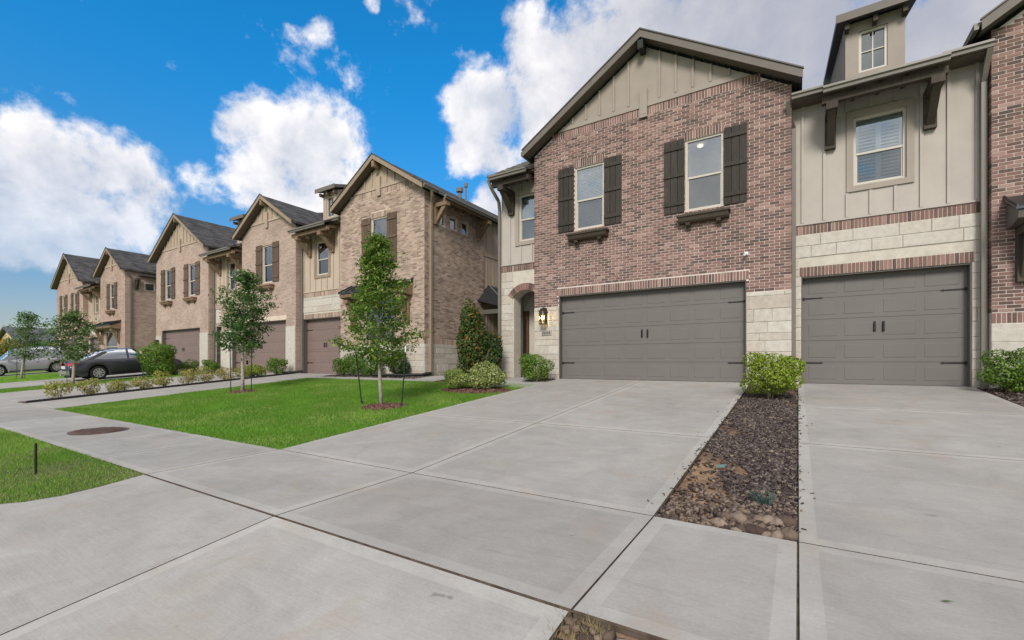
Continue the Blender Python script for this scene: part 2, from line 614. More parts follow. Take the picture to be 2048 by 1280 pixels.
def lawn_mat():
    m = NT('lawn_green', 0.95, 0.1)
    n = m.noise(m.pos(), 1.2, 5)
    c = m.ramp(n, [(0.3, (0.12, 0.22, 0.026)), (0.55, (0.17, 0.29, 0.036)), (0.75, (0.22, 0.33, 0.055))])
    n2 = m.noise(m.pos(), 50, 4, 0.7)
    m.col(m.mix(1.0, c, m.rng(n2, 0.3, 0.7, 0.55, 1.3), 'MULTIPLY'))
    m.bump(n2, 0.8, 0.02)


lawn_mat()


def paint(name, c, metal=0.3, rough=0.3):
    m = NT(name, rough, 0.5, metal)
    m.col(c)
    m.b.inputs['Coat Weight'].default_value = 0.7
    m.b.inputs['Coat Roughness'].default_value = 0.06


paint('car_charcoal', (0.030, 0.030, 0.036), 0.1, 0.35)
paint('car_silver', (0.34, 0.335, 0.36))
simple('tyre', (0.016, 0.016, 0.016), 0.85, 0.2)
simple('rim', (0.50, 0.50, 0.51), 0.35, 0.5, 0.6, var=0.05)
simple('under', (0.012, 0.012, 0.013), 0.9, 0.1)
simple('chrome', (0.6, 0.6, 0.62), 0.2, 0.5, 0.8, var=0.03)
m_ = NT('tail_red', 0.2, 0.5)
m_.col((0.42, 0.018, 0.035))
m_ = NT('plate_white', 0.4, 0.4)
m_.col((0.6, 0.6, 0.58))


# ------------------------------------------------------------------ mesh helpers
def wloc(o):
    v = Vector((0, 0, 0))
    while o is not None:
        v = v + o.location
        o = o.parent
    return v


def link(o, parent=None):
    COL.objects.link(o)
    if parent is not None:
        o.parent = parent
    return o


def tag(o, label=None, cat=None, group=None, kind=None):
    if label:
        o['label'] = label
    if cat:
        o['category'] = cat
    if group:
        o['group'] = group
    if kind:
        o['kind'] = kind
    return o


def empty(name, loc, rz=0.0):
    o = bpy.data.objects.new(name, None)
    o.empty_display_size = 0.2
    o.location = loc
    o.rotation_euler = (0, 0, rz)
    return link(o)


class MB:
    def __init__(s):
        s.v, s.f, s.mi, s.r = [], [], [], []

    def face(s, pts, m=0, r=0.0):
        i = len(s.v)
        s.v += [tuple(p) for p in pts]
        s.r += [r] * len(pts)
        s.f.append(tuple(range(i, i + len(pts))))
        s.mi.append(m)

    def hexa(s, p, m=0, r=0.0):
        i = len(s.v)
        s.v += [tuple(q) for q in p]
        s.r += [r] * 8
        for q in ((0, 3, 2, 1), (4, 5, 6, 7), (0, 1, 5, 4), (1, 2, 6, 5), (2, 3, 7, 6), (3, 0, 4, 7)):
            s.f.append(tuple(i + k for k in q))
            s.mi.append(m)

    def box(s, x0, x1, y0, y1, z0, z1, m=0, r=0.0):
        s.hexa([(x0, y0, z0), (x1, y0, z0), (x1, y1, z0), (x0, y1, z0), (x0, y0, z1), (x1, y0, z1), (x1, y1, z1), (x0, y1, z1)], m, r)

    def prism(s, poly, vec, m=0, r=0.0):
        i, n = len(s.v), len(poly)
        a = [tuple(p) for p in poly]
        b = [tuple(p[k] + vec[k] for k in range(3)) for p in poly]
        s.v += a + b
        s.r += [r] * (2 * n)
        s.f.append(tuple(range(i, i + n)))
        s.f.append(tuple(range(i + 2 * n - 1, i + n - 1, -1)))
        s.mi += [m, m]
        for k in range(n):
            q = (k + 1) % n
            s.f.append((i + k, i + n + k, i + n + q, i + q))
            s.mi.append(m)

    def tube(s, pts, rads, n=8, m=0, r=0.0, cap=True):
        pts = [Vector(p) for p in pts]
        base = len(s.v)
        prev = None
        for k, p in enumerate(pts):
            a = pts[min(k + 1, len(pts) - 1)] - pts[max(k - 1, 0)]
            a.normalize()
            if prev is None:
                prev = a.orthogonal().normalized()
            x = (prev - a * prev.dot(a)).normalized()
            prev = x
            y = a.cross(x)
            rr = rads[k] if isinstance(rads, (list, tuple)) else rads
            for j in range(n):
                t = 2 * math.pi * j / n
                s.v.append(tuple(p + x * (rr * math.cos(t)) + y * (rr * math.sin(t))))
                s.r.append(r)
        for k in range(len(pts) - 1):
            for j in range(n):
                a0 = base + k * n + j
                a1 = base + k * n + (j + 1) % n
                s.f.append((a0, a1, a1 + n, a0 + n))
                s.mi.append(m)
        if cap:
            s.f.append(tuple(base + j for j in range(n))[::-1])
            s.f.append(tuple(base + (len(pts) - 1) * n + j for j in range(n)))
            s.mi += [m, m]

    def disc(s, c, ax, rad_, n=20, m=0, thick=0.0, r=0.0):
        c, ax = Vector(c), Vector(ax).normalized()
        x = ax.orthogonal().normalized()
        y = ax.cross(x)
        poly = [c + x * rad_ * math.cos(2 * math.pi * k / n) + y * rad_ * math.sin(2 * math.pi * k / n) for k in range(n)]
        if thick:
            s.prism(poly, ax * thick, m, r)
        else:
            s.face(poly, m, r)

    def mesh(s, name, mats, off=(0, 0, 0), zo=ZO, smooth=False):
        me = bpy.data.meshes.new(name)
        a = np.array(s.v, dtype=np.float32)
        a = a + np.array([-off[0], -off[1], zo - off[2]], dtype=np.float32)
        me.from_pydata(a.tolist(), [], s.f)
        if isinstance(mats, str):
            mats = [mats]
        for m in mats:
            me.materials.append(MATS[m])
        if len(mats) > 1:
            me.polygons.foreach_set('material_index', s.mi)
        at = me.attributes.new('rnd', 'FLOAT', 'POINT')
        at.data.foreach_set('value', s.r)
        if smooth:
            me.polygons.foreach_set('use_smooth', [True] * len(me.polygons))
        me.update()
        return me

    def build(s, name, mats, parent=None, smooth=False, local=False):
        """world coordinates (z relative to the lens) unless local"""
        if local:
            me = s.mesh(name, mats, zo=0.0, smooth=smooth)
        else:
            off = wloc(parent) if parent is not None else (0, 0, 0)
            me = s.mesh(name, mats, off=off, smooth=smooth)
        return link(bpy.data.objects.new(name, me), parent)


def np_mesh(name, verts, faces, mat, rnd, off=(0, 0, 0), zo=ZO):
    me = bpy.data.meshes.new(name)
    n, k = faces.shape
    v = verts.astype(np.float32) + np.array([-off[0], -off[1], zo - off[2]], dtype=np.float32)
    me.vertices.add(len(v))
    me.vertices.foreach_set('co', v.ravel())
    me.loops.add(n * k)
    me.loops.foreach_set('vertex_index', faces.astype(np.int32).ravel())
    me.polygons.add(n)
    me.polygons.foreach_set('loop_start', np.arange(0, n * k, k, dtype=np.int32))
    me.polygons.foreach_set('loop_total', np.full(n, k, dtype=np.int32))
    me.materials.append(MATS[mat])
    at = me.attributes.new('rnd', 'FLOAT', 'POINT')
    at.data.foreach_set('value', rnd.astype(np.float32))
    me.update(calc_edges=True)
    me.validate()
    return me


class Wall:
    """u along the wall, v up, w out of the wall"""

    def __init__(s, kind, plane):
        s.k, s.p = kind, plane

    def pt(s, u, v, w):
        return (u, s.p - w, v) if s.k == 'front' else (s.p + w, u, v)

    def box(s, mb, u0, u1, v0, v1, w0, w1, m=0, r=0.0):
        a, b = s.pt(u0, v0, w0), s.pt(u1, v1, w1)
        mb.box(min(a[0], b[0]), max(a[0], b[0]), min(a[1], b[1]), max(a[1], b[1]), v0, v1, m, r)

    def prism(s, mb, poly, w0, w1, m=0, r=0.0):
        a = [s.pt(u, v, w0) for u, v in poly]
        b = s.pt(poly[0][0], poly[0][1], w1)
        mb.prism(a, tuple(b[i] - a[0][i] for i in range(3)), m, r)

    def panel(s, mb, u0, u1, v0, v1, holes, thick=0.2, w=0.0, m=0):
        us = sorted({u0, u1, *[h[0] for h in holes], *[h[1] for h in holes]})
        vs_ = sorted({v0, v1, *[h[2] for h in holes], *[h[3] for h in holes]})
        us = [u for u in us if u0 - 1e-6 <= u <= u1 + 1e-6]
        vs_ = [v for v in vs_ if v0 - 1e-6 <= v <= v1 + 1e-6]

        def solid(i, j):
            if i < 0 or j < 0 or i >= len(us) - 1 or j >= len(vs_) - 1:
                return False
            a, b = (us[i] + us[i + 1]) / 2, (vs_[j] + vs_[j + 1]) / 2
            return not any(h[0] < a < h[1] and h[2] < b < h[3] for h in holes)
        for i in range(len(us) - 1):
            for j in range(len(vs_) - 1):
                if not solid(i, j):
                    continue
                a, b, c, d = us[i], us[i + 1], vs_[j], vs_[j + 1]
                mb.face([s.pt(a, c, w), s.pt(b, c, w), s.pt(b, d, w), s.pt(a, d, w)], m)
                mb.face([s.pt(a, c, w - thick), s.pt(a, d, w - thick), s.pt(b, d, w - thick), s.pt(b, c, w - thick)], m)
                for (di, dj, p, q) in ((-1, 0, (a, c), (a, d)), (1, 0, (b, d), (b, c)), (0, -1, (b, c), (a, c)), (0, 1, (a, d), (b, d))):
                    if not solid(i + di, j + dj):
                        mb.face([s.pt(*p, w), s.pt(*q, w), s.pt(*q, w - thick), s.pt(*p, w - thick)], m)


BOXES = {}


def box_piece(name, dims, centre, mat, parent):
    """an object whose box mesh is shared by all pieces of that size; centre in lens-relative coordinates"""
    key = (mat, tuple(round(d, 3) for d in dims))
    me = BOXES.get(key)
    if me is None:
        mb = MB()
        x, y, z = [d / 2 for d in key[1]]
        mb.box(-x, x, -y, y, -z, z)
        me = mb.mesh(name, mat, zo=0.0)
        BOXES[key] = me
    o = bpy.data.objects.new(name, me)
    off = wloc(parent)
    o.location = (centre[0] - off[0], centre[1] - off[1], centre[2] + ZO - off[2])
    return link(o, parent)


def wall_piece(W, name, u0, u1, v0, v1, w0, w1, mat, parent):
    a, b = W.pt(u0, v0, w0), W.pt(u1, v1, w1)
    return box_piece(name, [abs(a[i] - b[i]) for i in range(3)], [(a[i] + b[i]) / 2 for i in range(3)], mat, parent)


# ------------------------------------------------------------------ bricks and stones
CH, CL, JT = 0.0677, 0.203, 0.0125


def lay_bricks(W, u0, u1, v0, v1, holes=(), clip=None):
    out = []
    row = 0
    v = v0
    while v < v1 - 0.02:
        h = min(CH - JT, v1 - v)
        off = (row % 2) * CL / 2
        u = u0 - off
        while u < u1 - 0.01:
            a, b = max(u, u0), min(u + CL - JT, u1)
            if u1 - b < .06:
                b = u1
            if u1 - a < .055 and a > u0 + .1:
                break
            spans = [(a, b)]
            for (p, q, r, t) in holes:
                if v + h > r + 0.005 and v < t - 0.005:
                    ns = []
                    for (x, y) in spans:
                        if y <= p or x >= q:
                            ns.append((x, y))
                        else:
                            if x < p:
                                ns.append((x, p))
                            if y > q:
                                ns.append((q, y))
                    spans = ns
            for (x, y) in spans:
                if y - x > 0.012 and (clip is None or clip((x + y) / 2, v + h)):
                    out.append((W, x, y, v, v + h))
            u += CL
        v += CH
        row += 1
    return out


def soldiers(W, u0, u1, v0, v1, clip=None):
    n = max(1, round((u1 - u0) / CH))
    st = (u1 - u0) / n
    return [(W, u0 + k * st + JT / 2, u0 + (k + 1) * st - JT / 2, v0 + JT / 2, v1 - JT / 2) for k in range(n)
            if clip is None or clip(u0 + (k + .5) * st, v1)]


def proj(p):
    fw = p[1] * CT - p[0] * ST
    return 1024 + FPX * (p[0] * CT + p[1] * ST) / fw, HZ - FPX * p[2] / fw, fw


def place_bricks(bricks, parent, mat, nmax=300, depth=0.006, corners=()):
    sc_ = []
    for i, (W, a, b, c, d) in enumerate(bricks):
        p = W.pt((a + b) / 2, (c + d) / 2, 0)
        x, y, fw = proj(p)
        q = proj(W.pt(a, c, 0))
        q2 = proj(W.pt(b, d, 0))
        size = abs(q[0] - q2[0]) * abs(q[1] - q2[1])
        if not (0 < x < 2048 and 0 < y < 1280):
            size *= 1e-4
        sc_.append((-size, i))
    sc_.sort()
    top = {i for _, i in sc_[:nmax]}
    mb = MB()
    for i, (W, a, b, c, d) in enumerate(bricks):
        dp = depth + random.uniform(-.002, .002)
        w0 = -0.004
        if W is WF and any(abs(a - q) < .003 or abs(b - q) < .003 for q in corners):
            w0 = -0.19
        if i in top:
            wall_piece(W, 'brick', round(a, 3), round(b, 3), round(c, 3), round(d, 3), w0, depth, mat, parent)
        else:
            W.box(mb, a, b, c, d, w0, dp, 0, random.random())
    if mb.v:
        o = mb.build('brickwork', mat, parent)
        o['kind'] = 'stuff'


def lay_stones(W, u0, u1, v0, v1, parent, holes=(), seed=0, depth=0.018):
    rnd = random.Random(seed)
    v = v0
    first = True
    while v < v1 - 0.03:
        h = min(rnd.choice((0.17, 0.21, 0.26, 0.30)), v1 - v)
        if v1 - (v + h) < 0.09:
            h = v1 - v
        u = u0 - rnd.uniform(0, .3)
        while u < u1 - 0.01:
            w = rnd.uniform(0.36, 0.95)
            a, b = max(u, u0), min(u + w, u1)
            if u1 - b < 0.1:
                b = u1
                w = b - u
            spans = [(a, b)]
            for (p, q, r, t) in holes:
                if v + h > r + 0.005 and v < t - 0.005:
                    ns = []
                    for (x, y) in spans:
                        if y <= p or x >= q:
                            ns.append((x, y))
                        else:
                            if x < p:
                                ns.append((x, p))
                            if y > q:
                                ns.append((q, y))
                    spans = ns
            for (x, y) in spans:
                if y - x > 0.04:
                    d = depth + rnd.uniform(-.004, .004)
                    g = 0.003
                    mb = MB()
                    # slightly pillowed face
                    x0, x1, y0, y1 = x + g, y - g, v + g, v + h - g
                    i = 0.010
                    j = [rnd.uniform(-.003, .003) for _ in range(4)]
                    mb.hexa([W.pt(x0, y0, -.01), W.pt(x1, y0, -.01), W.pt(x1, y1, -.01), W.pt(x0, y1, -.01),
                             W.pt(x0, y0, d - .007), W.pt(x1, y0, d - .007), W.pt(x1, y1, d - .007), W.pt(x0, y1, d - .007)], 0, rnd.random())
                    mb.hexa([W.pt(x0, y0, d - .007), W.pt(x1, y0, d - .007), W.pt(x1, y1, d - .007), W.pt(x0, y1, d - .007),
                             W.pt(x0 + i, y0 + i, d + j[0]), W.pt(x1 - i, y0 + i, d + j[1]), W.pt(x1 - i, y1 - i, d + j[2]), W.pt(x0 + i, y1 - i, d + j[3])], 0, 0)
                    mb.r[8:] = [mb.r[0]] * 8
                    mb.build('stone', 'limestone', parent)
            u += w
        v += h


# ------------------------------------------------------------------ house parts
def add_window(W, u0, u1, v0, v1, parent, style='blind', rail=True, vinyl='vinyl', grid=False, glow=False):
    f = 0.05
    fr = MB()
    for (a, b, c, d) in ((u0, u1, v0, v0 + f), (u0, u1, v1 - f, v1), (u0, u0 + f, v0 + f, v1 - f), (u1 - f, u1, v0 + f, v1 - f)):
        W.box(fr, a, b, c, d, -0.11, -0.035)
    vm = v0 + (v1 - v0) * 0.47
    win = fr.build('window', vinyl, parent)
    if rail:
        mb = MB()
        W.box(mb, u0 + f, u1 - f, vm - .02, vm + .025, -0.10, -0.05)
        mb.build('meeting_rail', vinyl, win)
        mb = MB()
        W.box(mb, u0 + f, u0 + f + .025, v0 + f, vm - .02, -0.105, -0.068)
        W.box(mb, u1 - f - .025, u1 - f, v0 + f, vm - .02, -0.105, -0.068)
        W.box(mb, u0 + f + .025, u1 - f - .025, v0 + f, v0 + f + .03, -0.105, -0.068)
        mb.build('sash', vinyl, win)
        mb = MB()
        W.box(mb, u0 + f, u1 - f, vm + .025, v1 - f, -0.078, -0.074)
        mb.build('pane', 'glass', win)
        mb = MB()
        W.box(mb, u0 + f + .025, u1 - f - .025, v0 + f + .03, vm - .02, -0.092, -0.088)
        mb.build('pane', 'glass_screen', win)
    elif grid:
        mb = MB()
        uc, vc = (u0 + u1) / 2, (v0 + v1) / 2
        W.box(mb, uc - .01, uc + .01, v0 + f, v1 - f, -0.072, -0.05)
        W.box(mb, u0 + f, uc - .01, vc - .01, vc + .01, -0.072, -0.05)
        W.box(mb, uc + .01, u1 - f, vc - .01, vc + .01, -0.072, -0.05)
        mb.build('muntin', vinyl, win)
        for (a, b) in ((u0 + f, uc - .004), (uc + .004, u1 - f)):
            for (c, d) in ((v0 + f, vc - .004), (vc + .004, v1 - f)):
                mb = MB()
                W.box(mb, a, b, c, d, -0.082, -0.078)
                mb.build('pane', 'glass_screen', win)
    else:
        mb = MB()
        W.box(mb, u0 + f, u1 - f, v0 + f, v1 - f, -0.082, -0.078)
        mb.build('pane', 'glass', win)
    if style == 'blind':
        mb = MB()
        v = v0 + f
        while v < v1 - f:
            a, b = W.pt(u0 + f, v, -.135), W.pt(u1 - f, v, -.135)
            c, d = W.pt(u1 - f, v + .034, -.16), W.pt(u0 + f, v + .034, -.16)
            mb.face([a, b, c, d])
            v += .042
        mb.build('blind', 'blind_white', win)
    elif style == 'louvre':
        uc = (u0 + u1) / 2
        mb = MB()
        for (a, b) in ((u0 + f, u0 + f + .05), (uc - .045, uc + .045), (u1 - f - .05, u1 - f)):
            W.box(mb, a, b, v0 + f, v1 - f, -0.16, -0.125)
        for (c, d) in ((v0 + f, v0 + f + .06), (vm - .04, vm + .04), (v1 - f - .1, v1 - f)):
            for (a, b) in ((u0 + f + .05, uc - .045), (uc + .045, u1 - f - .05)):
                W.box(mb, a, b, c, d, -0.158, -0.127)
        mb.build('shutter_frame', 'blind_white', win)
        mb = MB()
        for (a, b) in ((u0 + f + .05, uc - .045), (uc + .045, u1 - f - .05)):
            v = v0 + f + .07
            while v < v1 - f - .11:
                p = [W.pt(a, v, -.122), W.pt(b, v, -.122), W.pt(b, v + .045, -.17), W.pt(a, v + .045, -.17)]
                mb.prism(p, (0, 0, .008))
                v += .072
        mb.build('louvre', 'blind_white', win)
    mb = MB()
    # shallow room behind the glass: back, ceiling, sides
    D = -1.6 if style == 'room' else -.30
    mb.face([W.pt(u0, v0, D), W.pt(u1, v0, D), W.pt(u1, v1 + .2, D), W.pt(u0, v1 + .2, D)])
    mb.face([W.pt(u0, v1 + .02, -.12), W.pt(u1, v1 + .02, -.12), W.pt(u1, v1 + .02, D), W.pt(u0, v1 + .02, D)])
    for u in (u0 + .001, u1 - .001):
        mb.face([W.pt(u, v0, -.12), W.pt(u, v1 + .02, -.12), W.pt(u, v1 + .02, D), W.pt(u, v0, D)])
    mb.build('room_lining', 'room_wall', win)
    if glow:
        mb = MB()
        c = W.pt(u0 + .28, v1 - .03, -.1 - .35)
        mb.disc((c[0], c[1], c[2]), (0, 0, 1), .065, 16, 0, .02)
        mb.build('ceiling_lamp', 'ceiling_glow', win)
    return win


def add_shutter(W, u0, u1, v0, v1, parent, mat='shutter_wood'):
    mb = MB()
    W.box(mb, u0 + .01, u1 - .01, v0 + .01, v1 - .01, 0.012, 0.02)
    sh = mb.build('shutter', 'black_plastic', parent)
    n = 3
    st = (u1 - u0) / n
    for k in range(n):
        mb = MB()
        W.box(mb, u0 + k * st + .007, u0 + (k + 1) * st - .007, v0, v1, 0.02, 0.040, 0, random.random())
        mb.build('board', mat, sh)
    for t in (0.10, 0.49, 0.86):
        c = v0 + (v1 - v0) * t
        mb = MB()
        W.box(mb, u0 + .003, u1 - .003, c, c + .09, 0.040, 0.066, 0, random.random())
        mb.build('batten', mat, sh)
    return sh


def add_shelf(W, uc, v1, width, parent, mat='bracket_wood'):
    mb = MB()
    a, b = uc - width / 2, uc + width / 2
    W.box(mb, a, b, v1 - .05, v1, 0.012, 0.25)
    prof = [(0.012, v1 - .05), (0.225, v1 - .05), (0.19, v1 - .15), (0.15, v1 - .19), (0.012, v1 - .19)]
    p0 = [W.pt(a + .03, v, w) for (w, v) in prof]
    q = W.pt(b - .03, prof[0][1], prof[0][0])
    mb.prism(p0, tuple(q[i] - p0[0][i] for i in range(3)))
    s = mb.build('window_shelf', mat, parent)
    for u in (a + .2, b - .2 - .1):
        mb = MB()
        prof = [(0.012, v1 - .19), (0.17, v1 - .19), (0.15, v1 - .25), (0.06, v1 - .30), (0.04, v1 - .36), (0.012, v1 - .36)]
        p0 = [W.pt(u, v, w) for (w, v) in prof]
        q = W.pt(u + .1, prof[0][1], prof[0][0])
        mb.prism(p0, tuple(q[i] - p0[0][i] for i in range(3)))
        mb.build('corbel', mat, s)
    return s


def add_garage(W, u0, u1, v0, v1, ncol, parent, mat='garage_paint', trim='trim_dark', iron=True, rows=5, w=-0.2):
    mb = MB()
    sh = (v1 - v0) / rows
    for r in range(rows):
        W.box(mb, u0, u1, v0 + r * sh + .004, v0 + (r + 1) * sh - .002, w - .05, w)
    W.box(mb, u0, u1, v0, v1, w - .07, w - .052)
    g = mb.build('garage_door', mat, parent)
    st = (u1 - u0 - .16) / ncol
    half = ncol // 2
    for r in range(rows):
        for c in range(ncol):
            a = u0 + .08 + c * st + .05 + (.02 if c >= half else -.0)
            b = a + st - .11
            c0, c1 = v0 + r * sh + .085, v0 + (r + 1) * sh - .085
            mb = MB()
            i = .022
            o4 = [(a, c0), (b, c0), (b, c1), (a, c1)]
            n4 = [(a + i, c0 + i), (b - i, c0 + i), (b - i, c1 - i), (a + i, c1 - i)]
            mb.hexa([W.pt(*p, w - .01) for p in o4] + [W.pt(*p, w + .006) for p in n4])
            mb.build('panel', mat, g)
    if iron:
        for vv in (v0 + sh * 1.0 - .02, v0 + sh * 4.0 - .0):
            for (a, sgn) in ((u0 + .02, 1), (u1 - .02, -1)):
                mb = MB()
                L_ = .40
                pts = [(0, -.016), (L_ - .06, -.011), (L_ - .05, -.022), (L_, 0), (L_ - .05, .022), (L_ - .06, .011), (0, .016)]
                poly = [(a + sgn * x, vv + y) for x, y in pts]
                W.prism(mb, poly, w + .001, w + .014)
                W.box(mb, min(a - .0 * sgn, a + .05 * sgn), max(a, a + .05 * sgn), vv - .03, vv + .03, w + .014, w + .02)
                mb.build('strap_hinge', 'black_iron', g)
        uc = (u0 + u1) / 2 + .01
        vv = v0 + sh * 2.5 + .04
        for du in (-.075, .075):
            mb = MB()
            W.box(mb, uc + du - .022, uc + du + .022, vv - .11, vv + .11, w + .001, w + .008)
            W.box(mb, uc + du - .012, uc + du + .012, vv - .085, vv - .065, w + .008, w + .045)
            W.box(mb, uc + du - .012, uc + du + .012, vv + .065, vv + .085, w + .008, w + .045)
            W.box(mb, uc + du - .011, uc + du + .011, vv - .085, vv + .085, w + .045, w + .06)
            mb.build('handle', 'black_iron', g)
    # painted jambs and head
    mb = MB()
    W.box(mb, u0 - .02, u0 + .02, v0, v1, w + .002, -.02)
    W.box(mb, u1 - .02, u1 + .02, v0, v1, w + .002, -.02)
    W.box(mb, u0 + .02, u1 - .02, v1 - .03, v1 + .01, w + .002, -.02)
    mb.build('door_jamb', trim, g)
    return g


def add_bracket(W, u, v0, v1, out, parent, mat='bracket_wood', wd=0.2):
    mb = MB()
    W.box(mb, u - wd / 2, u + wd / 2, v0, v1 - .14, 0.0, 0.11)
    b = mb.build('bracket', mat, parent)
    mb = MB()
    W.box(mb, u - wd / 2, u + wd / 2, v1 - .14, v1, 0.0, out)
    mb.build('arm', mat, b)
    mb = MB()
    t = wd * .33
    pr = [(0.11, v0 + .06), (0.11, v0 + .24), (out - .26, v1 - .141), (out - .06, v1 - .141)]
    p0 = [W.pt(u - t, v, w) for (w, v) in pr]
    q = W.pt(u + t, pr[0][1], pr[0][0])
    mb.prism(p0, tuple(q[i] - p0[0][i] for i in range(3)))
    mb.build('brace', mat, b)
    return b


def add_gutter_x(x0, x1, y, z, parent, mat='gutter_paint'):
    mb = MB()
    prof = [(y, z + .12), (y - .005, z + .075), (y + .03, z + .055), (y + .035, z), (y + .1, z), (y + .1, z + .12)]
    mb.prism([(x0, a, b) for a, b in prof], (x1 - x0, 0, 0))
    return mb.build('gutter', mat, parent)


def add_gutter_y(y0, y1, x, z, parent, mat='gutter_paint'):
    mb = MB()
    prof = [(x, z + .12), (x + .005, z + .075), (x - .03, z + .055), (x - .035, z), (x - .1, z), (x - .1, z + .12)]
    mb.prism([(a, y0, b) for a, b in prof], (0, y1 - y0, 0))
    return mb.build('gutter', mat, parent)


def add_pipe(pts, parent, mat='gutter_paint', w=.04):
    mb = MB()
    for p, q in zip(pts[:-1], pts[1:]):
        p, q = Vector(p), Vector(q)
        d = (q - p).normalized()
        x = Vector((1, 0, 0)) if abs(d.x) < .8 else Vector((0, 1, 0))
        x = (x - d * x.dot(d)).normalized()
        y = d.cross(x)
        mb.hexa([p + x * a + y * b for a, b in ((-w, -w), (w, -w), (w, w), (-w, w))] + [q + x * a + y * b for a, b in ((-w, -w), (w, -w), (w, w), (-w, w))])
    return mb.build('downspout', mat, parent)


F, RC, GB = 11.93, 12.23, -0.467
WF, WR = Wall('front', F), Wall('front', RC)
YB = 21.0


class Pal:
    def __init__(s, brick, mortar, sid, sidl, trim, shut, brk, gar, rows=2):
        s.brick, s.mortar, s.sid, s.sidl, s.trim, s.shut, s.brk, s.gar = brick, mortar, sid, sidl, trim, shut, brk, gar


P1 = Pal('brick_red', 'mortar_red', 'siding_taupe', 'siding_light', 'trim_taupe', 'shutter_wood', 'bracket_wood', 'garage_paint')
P2 = Pal('brick_tan', 'mortar_tan', 'siding_tan', 'siding_tan_light', 'trim_tan', 'shutter_wood_far', 'bracket_tan', 'garage_far')
P3 = Pal(None, 'far_tan', 'siding_tan', 'siding_tan_light', 'trim_tan', 'shutter_wood_far', 'bracket_tan', 'garage_far')
P4 = Pal(None, 'far_pink', 'siding_tan', 'siding_tan_light', 'trim_tan', 'shutter_wood_far', 'bracket_tan', 'garage_far')


